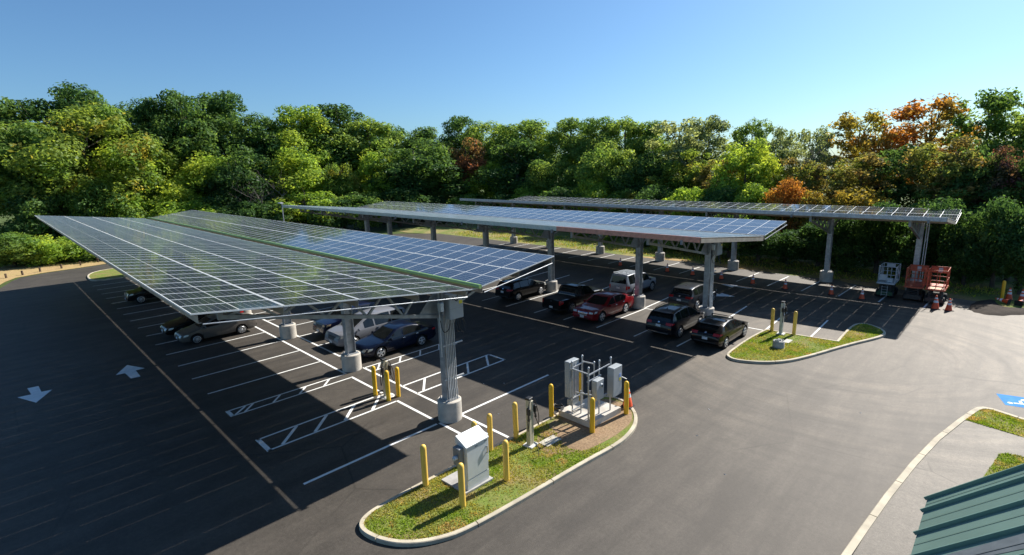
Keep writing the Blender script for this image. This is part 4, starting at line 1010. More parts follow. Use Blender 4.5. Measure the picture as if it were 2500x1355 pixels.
    lm = M['lamp_amber'] if 'amber' in extra else M['lamp']
    for s in (-1, 1):
        patch('headlight', [(0, s*hw*.52, zf-.17),(0, s*hw*.84, zf-.15)], [(0, s*hw*.52, zf-.06),(0, s*hw*.84, zf+.0)], (-1,0,0), lm, 5, 3, .010)
        tz = {'sedan': .86,'compact': .84,'bigsedan': .95,'hatch': .92,'suv': 1.02,'cross': .98,'coupe_suv': 1.02,'boxy': .86,'van': 1.05,'pickup': .94}[kind]
        th = .14 if kind not in ('boxy', 'van', 'pickup') else .30
        tw = .50 if kind not in ('boxy', 'van', 'pickup') else .76
        patch('taillight', [(0, s*hw*tw, tz-th/2),(0, s*hw*.905, tz-th/2)], [(0, s*hw*tw, tz+th/2),(0, s*hw*.895, tz+th/2)], (1,0,0), M['tail'], 5, 3, .012)
        patch('taillight', [(-h+.06,0,tz-th*.4),(-h+.30,0,tz-th*.2)], [(-h+.07,0,tz+th*.45),(-h+.30,0,tz+th*.35)], (0,-s,0), M['tail'], 5, 3, .008)
        patch('headlight', [(h-.18,0,zf-.16),(h-.42,0,zf-.12)], [(h-.24,0,zf-.01),(h-.50,0,zf-.02)], (0,-s,0), lm, 5, 3, .008)
    patch('grille', [(0,-hw*.36,zf-.30),(0,hw*.36,zf-.30)], [(0,-hw*.42,zf-.10),(0,hw*.42,zf-.10)], (-1,0,0), M['trim'] if 'bar_grille' not in extra else M['chrome'], 6, 3, .010)
    if 'bar_grille' in extra:
        for k in range(3): patch('grille_bar', [(0,-hw*.35,zf-.275+k*.06),(0,hw*.35,zf-.275+k*.06)], [(0,-hw*.36,zf-.245+k*.06),(0,hw*.36,zf-.245+k*.06)], (-1,0,0), M['trim'], 6, 1, .016)
    patch('lower_grille', [(0,-hw*.55,.30),(0,hw*.55,.30)], [(0,-hw*.6,.42),(0,hw*.6,.42)], (-1,0,0), M['trim'], 6, 2, .008)
    fz = .47 if kind not in ('boxy', 'pickup') else .60
    patch('number_plate', [(0,-.155,fz-.075),(0,.155,fz-.075)], [(0,-.155,fz+.075),(0,.155,fz+.075)], (-1,0,0), M['plate'], 2, 1, .022)
    pz = {'sedan': .80,'compact': .80,'bigsedan': .82,'hatch': .66,'suv': .88,'cross': .80,'coupe_suv': .80,'boxy': .80,'van': .85,'pickup': .58}[kind]
    patch('number_plate', [(0,-.155,pz-.075),(0,.155,pz-.075)], [(0,-.155,pz+.075),(0,.155,pz+.075)], (1,0,0), M['plate'], 2, 1, .022)
    patch('rear_bumper', [(0,-hw*.7,.42),(0,hw*.7,.42)], [(0,-hw*.7,.50),(0,hw*.7,.50)], (1,0,0), M['trim'] if 'chrome_bumper' not in extra else M['chrome'], 6, 2, .02)
    # wheels
    for x in xa:
        for s in (-1, 1):
            q = MB(); q.lathe([(r*.62,-.10),(r*.93,-.108),(r,-.075),(r,.075),(r*.93,.108),(r*.62,.10)], n=28, axis='y'); q.lathe([(0,-.05),(r*.62,-.05)], n=20, axis='y'); q.lathe([(r*.62,.05),(0,.05)], n=20, axis='y')
            wh = q.build('wheel', M['rubber'], root); wh.location = (x, s*(hw-.115), r)
            q = MB(); yo = s*.112; ns = {'five': 5, 'ten': 10, 'six': 6}[wheel]
            q.lathe([(r*.60,-.012),(r*.70,-.004),(r*.70,.006),(r*.60,.01)] if s > 0 else [(r*.60,-.01),(r*.70,-.006),(r*.70,.004),(r*.60,.012)], (0, yo-s*.004, 0), 28, axis='y')
            q.lathe([(0,.01*s),(r*.17,.008*s),(r*.2,-.02*s)], (0, yo, 0), 14, axis='y')
            for k in range(ns):
                a = 2*math.pi*k/ns+.3; wd = r*(.24 if ns < 10 else .12)
                q.bar((r*.12*math.cos(a), yo-s*.01, r*.12*math.sin(a)), (r*.64*math.cos(a), yo-s*.008, r*.64*math.sin(a)), wd, .03, 0, (0,1,0))
            q.build('rim', M['rim'] if 'dark_rim' not in extra else M['cab_dark'], wh)
    if 'rails' in extra:
        for s in (-1, 1):
            yr = hw*.975-(zt(-.5)-.07-zb(-.5))*.42-.06; q = MB(); q.tube([(.15, s*yr, zt(.15)-.01), (.05, s*yr, zt(.05)+.05), (-.6, s*yr, zt(-.6)+.055), (xrr+.3, s*yr, zt(xrr+.3)+.05), (xrr+.18, s*yr, zt(xrr+.2)-.01)], .022, 6); q.build('roof_rail', M['trim'] if 'silver_rails' not in extra else M['alu'], root)
    if 'crossbars' in extra:
        for x in (.05, -.85):
            q = MB(); q.bar((x, -.62, zt(x)+.09), (x, .62, zt(x)+.09), .07, .03)
            for s in (-1, 1): q.bbox((x, s*.60, zt(x)+.03), (.09,.07,.12), .015)
            q.build('roof_bar', M['trim'], root)
    if 'basket' in extra:
        q = MB()
        for k in range(7): q.bar((-.35-k*.27, -.58, zt(-.35-k*.27)+.07), (-.35-k*.27, .58, zt(-.35-k*.27)+.07), .06, .03)
        for s in (-1, -.33, .33, 1): q.bar((.0, s*.60, zt(.0)+.09), (-2.05, s*.60, zt(-2.0)+.09), .05, .035)
        q.build('roof_rack', M['lift_white'], root)
    if kind == 'van':
        for y in (-.45,-.15,.15,.45):
            q = MB(); q.bar((.1,y,zt(.1)+.012), (-1.9,y,zt(-1.9)+.012), .05, .02); q.build('roof_rib', PAINTS[col], root)
    if kind == 'pickup':
        patch('tonneau_cover', [(-.98,-hw*.80,0),(-.98,hw*.80,0)], [(-h+.10,-hw*.80,0),(-h+.10,hw*.80,0)], (0,0,-1), M['rubber'], 8, 4, .012)
        q = MB(); q.bar((-.98,-hw*.84,1.155), (-.98,hw*.84,1.155), .06, .04); q.build('bed_rail', M['alu'], root)
    if 'spoiler' in extra:
        q = MB(); q.bbox((xrr-.10, 0, zt(xrr)+.0), (.26, hw*1.25, .035), .012); q.build('roof_spoiler', PAINTS[col], root)
    if kind in ('cross','hatch','suv','coupe_suv'):
        q = MB(); q.bbox((-1.25, .0, zt(-1.25)+.03), (.10,.035,.06), .012); q.build('roof_antenna', M['trim'], root)
    # emblem
    patch('emblem', [(0,-.06,tz+.02),(0,.06,tz+.02)], [(0,-.05,tz+.09),(0,.05,tz+.09)], (1,0,0), M['chrome'], 2, 1, .012)
    # shut lines
    for s in (-1, 1):
        for x in ((xc-.12, -.04, -1.06) if kind != 'pickup' else (xc-.12, -.06, -.70)):
            patch('door_seam', [(x,0,.38),(x-.012,0,.38)], [(x,0,zb(x)+.0),(x-.012,0,zb(x))], (0,-s,0), M['trim'], 1, 5, .004)
    return root
def mb_verts(V):
    class P: pass
    out = []
    for v in V:
        p = P(); p.co = Vector(v); out.append(p)
    return out
UP, DN = R(90), R(-90)
NEARG = 'cars parked under the nearest canopy'; MIDG = 'vehicles parked under the middle canopy'
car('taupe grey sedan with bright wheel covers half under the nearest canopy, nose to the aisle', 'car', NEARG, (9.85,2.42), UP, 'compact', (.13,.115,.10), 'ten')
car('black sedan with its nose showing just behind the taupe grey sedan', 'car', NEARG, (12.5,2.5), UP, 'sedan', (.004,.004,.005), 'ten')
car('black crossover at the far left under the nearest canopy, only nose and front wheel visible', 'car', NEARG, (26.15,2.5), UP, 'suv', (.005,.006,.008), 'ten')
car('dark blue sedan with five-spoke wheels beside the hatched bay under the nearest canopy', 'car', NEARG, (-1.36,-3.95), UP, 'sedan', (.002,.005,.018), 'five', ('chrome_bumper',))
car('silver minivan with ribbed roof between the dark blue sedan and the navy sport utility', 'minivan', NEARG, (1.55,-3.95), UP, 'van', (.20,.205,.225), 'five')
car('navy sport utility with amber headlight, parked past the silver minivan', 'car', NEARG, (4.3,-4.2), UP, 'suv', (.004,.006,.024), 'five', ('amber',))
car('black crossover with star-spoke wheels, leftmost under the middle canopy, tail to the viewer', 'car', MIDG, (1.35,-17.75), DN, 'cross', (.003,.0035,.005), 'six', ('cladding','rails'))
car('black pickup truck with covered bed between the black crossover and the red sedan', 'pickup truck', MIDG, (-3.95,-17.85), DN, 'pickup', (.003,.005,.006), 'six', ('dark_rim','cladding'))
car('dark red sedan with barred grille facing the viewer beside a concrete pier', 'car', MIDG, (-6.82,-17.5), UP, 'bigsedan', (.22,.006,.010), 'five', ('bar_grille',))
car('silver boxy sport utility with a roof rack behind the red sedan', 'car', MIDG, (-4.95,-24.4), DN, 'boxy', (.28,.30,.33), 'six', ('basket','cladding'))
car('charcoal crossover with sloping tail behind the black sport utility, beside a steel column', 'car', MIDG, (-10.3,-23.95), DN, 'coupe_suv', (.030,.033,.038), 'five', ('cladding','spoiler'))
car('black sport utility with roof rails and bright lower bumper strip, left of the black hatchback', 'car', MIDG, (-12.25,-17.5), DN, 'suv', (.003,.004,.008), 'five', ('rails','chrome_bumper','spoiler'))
car('black hatchback with roof crossbars beside the pointed grass island', 'car', MIDG, (-15.05,-17.55), DN, 'hatch', (.003,.003,.004), 'five', ('crossbars','spoiler'))

# ================================================================== SCISSOR LIFTS
def lift(loc, label, deck, chassis, railc, wide=1.05, long=2.35, dz=1.12, ht=2.3, panelled=True, pale=False):
    t = empty('scissor_lift', loc, 0, label, 'scissor lift', 'scissor lifts parked at the far right')
    w, l = wide/2, long/2
    mb = MB(); mb.bbox((0, 0, .36), (wide*.72, long*.94, .34), .03); mb.bbox((0, l*.86, .33), (wide*.9, .16, .24), .02); mb.build('chassis', chassis, t)
    for sx in (-1, 1):
        for sy in (-1, 1):
            mb = MB(); mb.lathe([(.17,-.09),(.25,-.1),(.28,-.06),(.28,.06),(.25,.1),(.17,.09)], n=18, axis='x'); mb.lathe([(0,-.05),(.17,-.07)], n=14, axis='x'); mb.lathe([(.17,.07),(0,.05)], n=14, axis='x'); wh = mb.build('wheel', M['rubber'], t); wh.location = (sx*w*.84, sy*l*.66, .28)
    for k in range(4):
        mb = MB(); z = .55+k*.125
        for sx in (-1, 1):
            mb.bar((sx*w*.62, -l*.88, z), (sx*w*.62, l*.88, z+.06), .05, .085); mb.bar((sx*w*.50, -l*.88, z+.06), (sx*w*.50, l*.88, z), .05, .085)
        mb.tube([(-w*.66, l*.86, z+.04), (w*.66, l*.86, z+.04)], .03, 7); mb.tube([(-w*.66, -l*.86, z+.04), (w*.66, -l*.86, z+.04)], .03, 7); mb.build('scissor_arm', M['lift_dark'], t)
    mb = MB(); mb.bbox((0, 0, dz-.01), (wide, long, .10), .015); mb.build('platform', deck if not pale else M['lift_orange'], t)
    if pale:
        mb = MB(); mb.box((-.05, l*.55, dz+.048), (wide*.7, l*.75, .012)); mb.build('deck_panel', M['lift_pale'], t)
    mb = MB(); r = .022
    zs = (dz+.04, dz+.6, ht)
    pp = [(-w+.03, -l+.03), (w-.03, -l+.03), (w-.03, l-.35), (-w+.03, l-.35)]
    for z in zs[1:]:
        for a, b in zip(pp, pp[1:]+pp[:1]): mb.tube([(*a, z), (*b, z)], r, 6)
    for x, y in pp+[(-w+.03, -.3), (w-.03, -.3), (-w+.03, .35), (w-.03, .35), (0, l-.35), (0, -l+.03)]: mb.tube([(x, y, dz), (x, y, ht)], r, 6)
    if not panelled:
        for s in (-1, 1): mb.tube([(s*(w-.03), -l+.03, dz+.1), (s*(w-.03), -.3, ht-.05)], r*.8, 6); mb.tube([(s*(w-.03), .35, dz+.1), (s*(w-.03), l-.35, dz+.6)], r*.8, 6)
    mb.build('guard_rail', railc, t)
    if panelled:
        mb = MB(); mb.box((0, -l+.05, ht-.24), (wide*.96, .012, .44)); mb.build('rail_panel', railc, t)
        mb = MB(); mb.box((0, -l+.07, ht-.24), (.24, .012, .32)); mb.build('notice_plate', M['lift_white'], t)
        mb = MB(); mb.tube([(-w*.7, l-.95, dz), (-w*.7, l-.95, dz+.42), (-w*.6, l-.95, dz+.5), (w*.6, l-.95, dz+.5), (w*.7, l-.95, dz+.42), (w*.7, l-.95, dz)], .03, 7); mb.build('loop_gate', railc, t)
    else:
        mb = MB(); mb.box((.05, -l+.05, ht-.16), (wide*.5, .012, .26)); mb.build('notice_plate', M['lift_white'], t)
        mb = MB(); mb.bbox((.22, l-.42, dz+.38), (.5, .12, .42), .02); mb.bbox((-.2, l-.42, dz+.2), (.34, .12, .3), .02); mb.build('control_box', railc, t)
    mb = MB(); mb.bbox((w*.5, -l*.4, .55), (.12, .5, .25), .02); mb.build('side_tray', M['conc_grey'] if pale else chassis, t)
    if not panelled:
        mb = MB()
        for s in (-1, 1): mb.tube([(s*.17, l+.02, .15), (s*.17, l+.02, .95)], .02, 6)
        for k in range(4): mb.tube([(-.17, l+.02, .25+k*.2), (.17, l+.02, .25+k*.2)], .018, 6)
        mb.build('ladder', M['galv'], t)
    return t
lift((-20.25,-35.55,0), 'green and grey scissor lift, leftmost of the three parked at the far right', M['lift_white'], M['lift_green'], M['lift_white'], 1.10, 2.2, 1.12, 2.33, False)
lift((-21.93,-35.45,0), 'rust orange scissor lift standing in shade between the green lift and the brighter orange one', M['lift_orange'], M['lift_dark'], M['lift_orange'], 1.10, 2.3, 1.08, 2.36)
lift((-23.18,-35.25,0), 'bright orange scissor lift with a sunlit pale deck, rightmost of the three', M['lift_orange'], M['lift_dark'], M['lift_orange'], 1.10, 2.3, 1.10, 2.42, True, True)
# ================================================================== TREES
def leaves(pts, nrm, size, rnd):
    n = len(pts); nr = nrm+rnd.normal(0, .55, (n, 3)); nr /= np.linalg.norm(nr, axis=1, keepdims=True)
    a = np.cross(nr, rnd.normal(0, 1, (n, 3))); a /= np.linalg.norm(a, axis=1, keepdims=True)+1e-9; b = np.cross(nr, a)
    s = size*rnd.uniform(.6, 1.35, (n, 1)); w = s*rnd.uniform(.35, .6, (n, 1)); fold = nr*s*rnd.uniform(-.12, .12, (n, 1))
    V = np.stack([pts-a*s*.5, pts+b*w*.5+fold, pts+a*s*.5, pts-b*w*.5+fold], 1).reshape(-1, 3)
    return V, np.arange(n*4).reshape(n, 4)
def crown_mesh(name, seed, W, H, z0, nlobe, nleaf, leaf, rl=(.16, .27), egg=1.0, up=.25, fill=.25):
    """many leaf-sized faces on the shells of irregular lobes; z0 = underside of the crown"""
    rnd = np.random.RandomState(seed); ch = H-z0
    C = []; Rr = []
    while len(C) < nlobe:
        p = rnd.uniform(-1, 1, 3)
        if (p**2).sum() > 1: continue
        t = (p[2]+1)/2; k = (1-.45*max(0, t-.55)/.45*egg)*(1-.35*max(0, .3-t)/.3)
        r = rnd.uniform(*rl)*W*(1-.25*t)
        C.append((p[0]*(W/2-r*.8)*k, p[1]*(W/2-r*.8)*k, z0+r*.7+t*(ch-1.5*r))); Rr.append(r)
    C = np.array(C); Rr = np.array(Rr); o3 = np.argsort(-C[:, 2])
    for k in range(4): C[o3[k], 2] = min(C[o3[k], 2], C[o3[6], 2]+.8*Rr[o3[k]])
    wts = Rr**2/np.sum(Rr**2)
    idx = rnd.choice(nlobe, nleaf, p=wts); d = rnd.normal(0, 1, (nleaf, 3)); d[:, 2] = d[:, 2]*.85+.15; d /= np.linalg.norm(d, axis=1, keepdims=True)
    rad = np.where(rnd.uniform(0, 1, nleaf) < fill, rnd.uniform(.3, .9, nleaf), rnd.normal(.98, .09, nleaf))
    # small sprays: jitter leaves into clumps on the lobe surface
    cl = rnd.normal(0, 1, (nlobe*14, 3)); cl /= np.linalg.norm(cl, axis=1, keepdims=True)
    pick = rnd.randint(0, 14, nleaf)+idx*14; mixf = rnd.uniform(.35, .85, (nleaf, 1)); d = d*(1-mixf)+cl[pick]*mixf; d /= np.linalg.norm(d, axis=1, keepdims=True)
    rad = rad*(1+.14*np.sin(pick*2.39))
    P = C[idx]+d*(Rr[idx]*rad)[:, None]*np.array([1, 1, .86])
    nrm = d+np.array([0, 0, up])
    V, F = leaves(P, nrm, leaf, rnd)
    me = quickmesh(name, V, F, LEAF['mid'], link=False); return me, C, Rr
def trunk_mesh(name, seed, H, z0, C, W, thin=1.0, nb=11):
    rnd = random.Random(seed); mb = MB(); r0 = (.10+.013*H)*thin
    top = H*.80; pts = [(0, 0, -.3)]; x = y = 0
    for k in range(1, 7): x += rnd.uniform(-.15, .15); y += rnd.uniform(-.15, .15); pts.append((x, y, top*k/6))
    mb.tube(pts, [r0*1.35, r0, r0*.86, r0*.72, r0*.55, r0*.38, r0*.16], 8)
    order = sorted(range(len(C)), key=lambda i: -C[i][2])
    for i in order[::max(1, len(order)//nb)][:nb+2]:
        c = C[i]; zb_ = max(z0*.75, min(top*.8, c[2]-abs(Vector((c[0], c[1])).length)*.75)); t = zb_/top*6; k = min(5, int(t)); a = Vector(pts[k]).lerp(Vector(pts[k+1]), min(1, t-k))
        m = a.lerp(Vector(c), .5)+Vector((rnd.uniform(-.3,.3), rnd.uniform(-.3,.3), .25)); rr = r0*.42*(1-.5*zb_/top)
        mb.tube([a, m, Vector(c)], [rr, rr*.65, rr*.25], 6)
        for q in range(2): e = Vector(c)+Vector((rnd.uniform(-1,1), rnd.uniform(-1,1), rnd.uniform(0,1)))*W*.12; mb.tube([m, e], [rr*.4, rr*.12], 5)
    o = mb.build(name, M['bark']); me = o.data; bpy.data.objects.remove(o); return me
PROTO = {}
def proto(key, n, W, H, z0, nl, nf, leaf, **kw):
    PROTO[key] = []
    for i in range(n):
        cm, C, Rr = crown_mesh('crown', 100*len(PROTO)+i*7+1, W, H, z0, nl, nf, leaf, **kw)
        PROTO[key].append((W, H, cm, trunk_mesh('trunk', 31*len(PROTO)+i, H, z0, C, W, .7 if key == 'sparse' else 1.0)))
proto('tall', 4, 11.0, 21.0, 4.0, 60, 20000, .42, rl=(.09, .19), egg=.7)
proto('wide', 1, 18.5, 20.0, 2.5, 90, 36000, .42, rl=(.06, .13))
proto('round', 5, 9.0, 13.0, 2.0, 48, 14000, .36, rl=(.09, .20), egg=.8)
proto('sparse', 4, 6.5, 13.5, 3.2, 74, 8000, .30, rl=(.07, .15), fill=.45, egg=.4)
proto('low', 4, 7.5, 8.0, .3, 42, 11000, .32, rl=(.09, .2))
proto('shrub', 4, 5.5, 3.5, -.4, 30, 6500, .27, rl=(.10,.2), egg=.3)
TREES = [
('back','dark',87.9,11.7,22.8,11.6),
('back','mid',89.2,8.4,23.2,12),
('back','dark',86.6,3.7,23,10.9),
('back','dark',86.6,-1.9,25.6,12.1),
('back','dark',85,-7.1,24.5,10.2),
('back','dark',79.7,-10.3,24.4,10.8),
('back','dark',77.7,-14.2,24.9,11),
('back','dark',81,-20.7,25.7,13.4),
('back','dark',74.4,-25.4,22.8,11.6),
('back','bright',71.7,-31.3,22.9,11.1),
('back','dark',74,-39.9,23.9,15.4),
('back','mid',68.5,-43.4,22.4,14.3),
('back','dark',68.4,-50.1,20.7,11.4),
('back','dark',63.4,-54.5,20.1,10.5),
('back','dark',60.7,-61.8,21.9,9.9),
('back','mid',51.6,-63,21.1,11.2),
('back','mid',45.6,-66.5,20.7,12.7),
('back','mid',34.7,-67.5,19.3,10.3),
('back','mid',28,-65.3,18.7,8.1),
('back','mid',23.1,-66.4,19.4,9.3),
('back','mid',17.5,-66.3,17.9,8.2),
('back','grey',10.6,-62.7,18.5,8.8),
('back','grey',8.2,-67.3,17.8,8.3),
('back','mid',1.8,-66.7,17.2,5.4),
('back','grey',-2.6,-65.1,15.2,5.7),
('back','grey',-7,-63.6,15.7,3.7),
('back','gold',-10.6,-69.4,16.8,7.7),
('back','orange',-13.6,-66.7,14.7,6.2),
('back','orange',-17.8,-68.3,17.6,10),
('back','mid',-23.3,-68.5,17.8,8),
('back','mid',-26.4,-66.5,17.1,6.7),
('back','mid',-28.8,-66.3,16.7,7.3),
('mid','mid',77.5,7.5,20,12.2),
('mid','yellow',76.9,0,22.2,20.7),
('mid','mid',77.1,5.3,16.7,12.4),
('mid','bright',75.3,-6,17.4,12.1),
('mid','bright',71.3,-15,14.5,10.5),
('mid','bright',70.6,-9,11.6,7.3),
('mid','dark',66.4,-18.6,16.2,9.7),
('mid','mid',65.3,-21.5,12.6,4.9),
('mid','bright',66.1,-27,15,12.5),
('mid','yellow',61.3,-33.5,13,6),
('mid','bright',59.2,-40.6,14.8,8.5),
('mid','dark',55.3,-46.2,17.3,14.1),
('mid','red',51.3,-55.5,17.3,9),
('mid','bright',47.6,-56.5,12.9,9.6),
('mid','dark',53.3,-50.4,11.9,12),
('mid','dark',40.3,-58.6,15.9,13.1),
('mid','mid',31.7,-57.9,12.6,8.6),
('mid','mid',25.8,-58.2,11,7.6),
('mid','mid',19.3,-57,15.1,8.4),
('mid','dark',14.6,-57.6,12.5,8.7),
('mid','yellow',9.1,-57.3,11.1,7.1),
('mid','yellow',6.3,-57.8,12.7,6.4),
('mid','brown',1.8,-56.7,11.9,6.6),
('mid','bright',-2,-55,13.2,7.2),
('mid','bright',-3.9,-57.8,10.1,5.2),
('mid','brown',-7.1,-58.3,11,5.1),
('mid','brown',-11,-58.2,10.4,6.3),
('mid','brown',-14.1,-56.8,11.2,6.4),
('mid','dark',-17,-57.3,11.9,6.7),
('mid','brown',-20.9,-54.8,12.4,6.1),
('mid','dark',-23.5,-56.8,12.3,5.7),
('mid','maroon',-25.9,-55.3,11,5),
('mid','dark',-25.1,-54.3,8.1,5.8),
('mid','mid',-22.2,-54,8.5,6),
('mid','dark',-28,-54.7,10.2,5.5),
('low','mid',63.5,10.6,4.7,6.2),
('low','mid',63.7,9.1,3.5,6.3),
('low','bright',62.5,6.5,3.9,6.9),
('low','mid',62.6,3.3,3,7.1),
('low','bright',61.2,0.9,2.2,5),
('low','dark',70.5,7.3,10.2,8.6),
('low','mid',71.4,3.8,9.8,7.7),
('low','mid',69.1,0.4,10.5,8.4),
('low','bright',69.5,-3,9.2,8.1),
('low','mid',68.3,-6.9,7.2,7.7),
('low','bright',65.5,-10,8.3,9),
('low','dark',65,-14.5,8.1,9.3),
('low','dark',61.2,-17.5,8,8.6),
('low','dark',59,-20.5,7.2,7.9),
('low','bright',58.6,-25.6,9,10.3),
('low','dark',55.4,-29,6.8,8.3),
('low','mid',54.1,-33.5,8,9.9),
('low','dark',52.3,-39.7,8.5,11),
('low','dark',50,-46,6.7,9.8),
('low','mid',45.8,-51.2,7.3,10.6),
('low','dark',38.8,-52.9,7.2,9.5),
('low','bright',33.4,-54.4,7.9,8.5),
('low','dark',24.4,-52.2,8.2,7.8),
('low','bright',19.5,-52.9,9.4,6.9),
('low','yellow',13.9,-52.1,7.9,6.5),
('low','dark',7.9,-50.5,8.5,6.5),
('low','bright',2.8,-50.5,8.9,6.2),
('low','dark',-0.7,-50.6,7.9,6),
('low','bright',-4.8,-51.1,8.8,5.7),
('low','orange',-8.1,-51,8.8,5.1),
('low','gold',-11.1,-51,7.9,4.9),
('low','gold',-14.8,-51,7.8,6.8),
('low','dark',-17.7,-51.8,6.6,5.3),
('low','mid',-20.4,-50.2,7.1,5),
('low','dark',-22.8,-49.5,6.4,4.8),
('low','dark',-24.9,-49.9,6.1,5),
('low','dark',-26.7,-47.5,6.9,4.7),
('hedge','mid',45.1,-40.6,0.5,8.4),
('hedge','dark',42.7,-45.4,1.3,8.5),
('hedge','dark',38.9,-49,1,8.5),
('hedge','dark',32.2,-49.6,0.5,8.1),
('hedge','dark',24.6,-48.5,1.3,7.5),
('hedge','mid',18,-47.4,1.6,7),
('hedge','mid',11.9,-45.9,1.6,6.5),
('hedge','dark',6.8,-45.1,1.4,6.1),
('hedge','mid',2.7,-44.9,2,5.8),
('hedge','dark',-1,-44.9,2.7,5.6),
('hedge','mid',-4.6,-44.5,5.6,5.3),
('hedge','dark',-7.7,-44.4,4.1,5.1),  # dark leaf from here rightwards also carries the shade of the tall trees
('hedge','dark',-10.7,-44.3,4.2,4.9),
('hedge','dark',-13.1,-45.2,4.9,4.8),
('hedge','dark',-15.8,-44,5.8,4.5),
('hedge','dark',-18,-44.5,6.8,4.4),
('hedge','dark',-20.3,-43.9,5.5,4.2),
('hedge','dark',-22.3,-43.8,7.6,4.1),
('hedge','dark',-24.2,-43.3,5,3.9),
('hedge','dark',-25.9,-42.9,7.4,3.8),
('hedge','dark',-27.5,-41.6,5.4,3.6)]
WORDS = {'dark': 'deep green', 'mid': 'mid green', 'bright': 'bright yellow-green', 'yellow': 'green tree turning gold,', 'gold': 'golden', 'orange': 'orange autumn', 'red': 'rust red', 'brown': 'thin brownish', 'grey': 'wispy grey-green', 'maroon': 'dark red-leaved'}
ROWS = {'back': 'the skyline row of the wood', 'mid': 'the middle row of the wood', 'low': 'the leafy edge of the wood', 'hedge': 'the low shrubs along the grass strip'}
TENS = ['', '', 'twenty', 'thirty', 'forty']; UN = ['', 'first', 'second', 'third', 'fourth', 'fifth', 'sixth', 'seventh', 'eighth', 'ninth', 'tenth', 'eleventh', 'twelfth', 'thirteenth', 'fourteenth', 'fifteenth', 'sixteenth', 'seventeenth', 'eighteenth', 'nineteenth']
def ordinal(n):
    if n < 20: return UN[n]
    return (TENS[n//10]+'-'+UN[n % 10]) if n % 10 else TENS[n//10][:-1]+'ieth'
def bearing(x, y):   # order across the picture
    return math.atan2(y-CAM.y, x-CAM.x)
rt = random.Random(5)
for row in ('back', 'mid', 'low', 'hedge'):
    lst = sorted([q for q in TREES if q[0] == row], key=lambda q: -bearing(q[2], q[3]))
    for n, (_, kind, x, y, H, W) in enumerate(lst, 1):
        z = hgt(x, y)-.1; H = (H-z)*(1.07 if row in ('back', 'mid') else 1.03)
        key = {'back': 'tall', 'mid': 'round', 'low': 'low', 'hedge': 'shrub'}[row]
        if row in ('back', 'mid') and y < -48 and x < 12 and n % 4 and kind != 'maroon': key = 'sparse'
        if row == 'low' and H < 4.9: key = 'shrub'
        if row == 'hedge' and H > 3.4: key = 'low'
        if kind in ('grey', 'brown') or (kind == 'orange' and row == 'back'): key = 'sparse'
        key = 'wide' if W > 16 else key; ps = PROTO[key]; W0, H0, cm, tm_ = ps[(n*3+len(kind)) % len(ps)]
        sz = H/H0; sx = max(sz*.72, min(sz*1.8, W*1.32/W0)); nm = 'shrub' if key == 'shrub' else 'tree'
        col = WORDS[kind]; lab = (f"{col} {'shrub' if nm == 'shrub' else 'tree'}, " if kind != 'yellow' else col+' ')+f"{ordinal(n)} from the left in {ROWS[row]}"
        r = empty(nm, (x, y, z), rt.uniform(0, 6.28), lab, nm, {'back': 'tall trees on the skyline', 'mid': 'trees in the middle of the wood', 'low': 'trees and bushes at the edge of the wood', 'hedge': 'low shrubs along the grass strip'}[row])
        r.scale = (sx, sx*rt.uniform(.92, 1.08), sz)
        c = bpy.data.objects.new('crown' if nm == 'tree' else 'foliage', cm); COL.objects.link(c); c.parent = r
        c.material_slots[0].link = 'OBJECT'; c.material_slots[0].material = LEAF[kind]
        if nm == 'tree':
            c = bpy.data.objects.new('trunk', tm_); COL.objects.link(c); c.parent = r
# bare dead limbs standing in the left part of the wood
def dead_tree(loc, H, lab, seed):
    rnd = random.Random(seed); t = empty('dead_tree', loc, 0, lab, 'tree', 'bare trees in the wood'); mb = MB()
    def branch(p, d, l, r, lev):
        pts = [p]; q = Vector(p); dd = Vector(d)
        for k in range(4): dd = (dd+Vector((rnd.uniform(-.22,.22), rnd.uniform(-.22,.22), rnd.uniform(-.05,.18)))).normalized(); q = q+dd*l/4; pts.append(q.copy())
        mb.tube(pts, [r*(1-.2*k) for k in range(5)], 6 if lev < 2 else 4)
        if lev < 3:
            for k in range(5 if lev == 0 else 4):
                i = rnd.randint(1 if lev else 2, 4); a = rnd.uniform(0, 6.28); branch(pts[i], (dd*.55+Vector((math.cos(a), math.sin(a), rnd.uniform(.1,.7)))).normalized(), l*rnd.uniform(.42,.62), r*.5, lev+1)
    branch(Vector((0,0,-.2)), Vector((0,0,1)), H*.62, .13, 0); mb.build('trunk', M['bark_pale'], t)
dead_tree((60.5, -17.5, 0), 14.0, 'bare pale-limbed tree among dark foliage in the left half of the wood', 4)
dead_tree((58.5, -20.0, 0), 13.0, 'bare dead tree right beside the leaning pale-limbed one, left half of the wood', 9)
dead_tree((-6.5, -57.5, 0), 11.5, 'thin bare tree against the sky gap right of centre in the wood', 12)
dead_tree((-9.5, -58.5, 0), 12.5, 'thin bare tree next to the golden tree right of centre in the wood', 15)
# tufts along the unmown strip and the bank
tv = [(34,-38.2),(38,-38.5),(34,-46),(10,-46.5),(-18,-46.2),(-27.5,-42),(-25.2,-38.6),(-20,-39.6),(-15,-40),(-8,-40.2),(0,-40.2),(10,-39.3),(22,-38.8)]
g = blades('grass', tv, -.02, 26, .20, M['blade'])
me = g.data; co = np.zeros(len(me.vertices)*3, np.float32); me.vertices.foreach_get('co', co); co = co.reshape(-1, 3)
co[:, 2] += np.clip(co[:, 0]+14, 0, 64)*.0005*np.clip(-co[:, 1]-8, 0, 40); c3 = co.reshape(-1, 3, 3); mid = (c3[:, 0]+c3[:, 1])/2; c3[:, 0] = mid+(c3[:, 0]-mid)*2.2; c3[:, 1] = mid+(c3[:, 1]-mid)*2.2
me.vertices.foreach_set('co', c3.reshape(-1)); me.update()

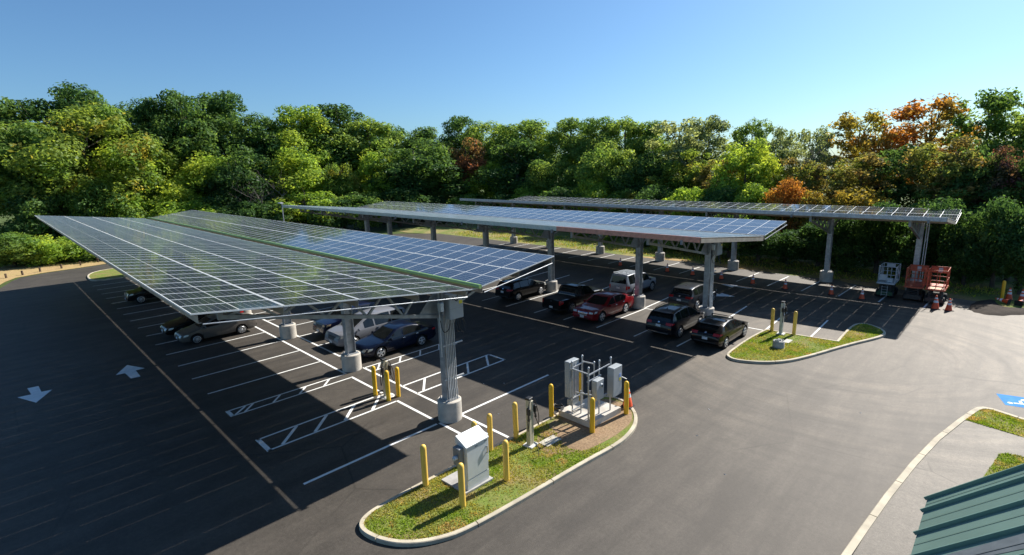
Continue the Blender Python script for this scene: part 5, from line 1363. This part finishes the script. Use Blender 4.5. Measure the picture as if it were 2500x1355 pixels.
# ================================================================== LIGHT AND CAMERA
SUNV = Vector((-.146, -1.15, 1.0)).normalized()
elev = math.asin(SUNV.z); az = math.atan2(SUNV.x, SUNV.y)          # clockwise from +Y
sl = bpy.data.lights.new('sun', 'SUN'); sl.energy = 4.8; sl.angle = R(.53); sl.color = (1.0, .955, .885)
so = bpy.data.objects.new('sun', sl); COL.objects.link(so); so.location = (0, -60, 80)
so.rotation_euler = (-SUNV).to_track_quat('-Z', 'Y').to_euler()
wd = bpy.data.worlds.new('World'); SC.world = wd; wd.use_nodes = True
nt = wd.node_tree; bg = nt.nodes['Background']; sk = nt.nodes.new('ShaderNodeTexSky'); sk.sky_type = 'NISHITA'
sk.sun_disc = False; sk.sun_elevation = elev; sk.sun_rotation = az; sk.altitude = 50; sk.air_density = 1.0; sk.dust_density = .9; sk.ozone_density = 3.0
tn = nt.nodes.new('ShaderNodeVectorMath'); tn.operation = 'MULTIPLY'; tn.inputs[1].default_value = (.77, 1.07, 1.28); nt.links.new(sk.outputs[0], tn.inputs[0])
nt.links.new(tn.outputs[0], bg.inputs['Color']); bg.inputs['Strength'].default_value = .058
cd = bpy.data.cameras.new('camera'); co_ = bpy.data.objects.new('camera', cd); COL.objects.link(co_); SC.camera = co_
cd.sensor_width = 36; cd.lens = 1245.03/2500*36; cd.clip_end = 3000; cd.clip_start = .1
p, r, y = CAMROT
fw = Vector((math.cos(p)*math.cos(y), math.cos(p)*math.sin(y), -math.sin(p))); rtv = Vector((math.sin(y), -math.cos(y), 0)); upv = rtv.cross(fw)
ri = rtv*math.cos(r)+upv*math.sin(r); uu = -rtv*math.sin(r)+upv*math.cos(r)
co_.matrix_world = Matrix(((ri.x, uu.x, -fw.x, CAM.x), (ri.y, uu.y, -fw.y, CAM.y), (ri.z, uu.z, -fw.z, CAM.z), (0, 0, 0, 1)))
vs = SC.view_settings; vs.view_transform = 'Standard'; vs.look = 'None'; vs.exposure = 0.87; vs.gamma = 1.0
SC.render.engine = 'CYCLES'
cy = SC.cycles; cy.max_bounces = 6; cy.diffuse_bounces = 3; cy.glossy_bounces = 3; cy.transmission_bounces = 3; cy.caustics_reflective = False; cy.caustics_refractive = False
cy.use_denoising = True
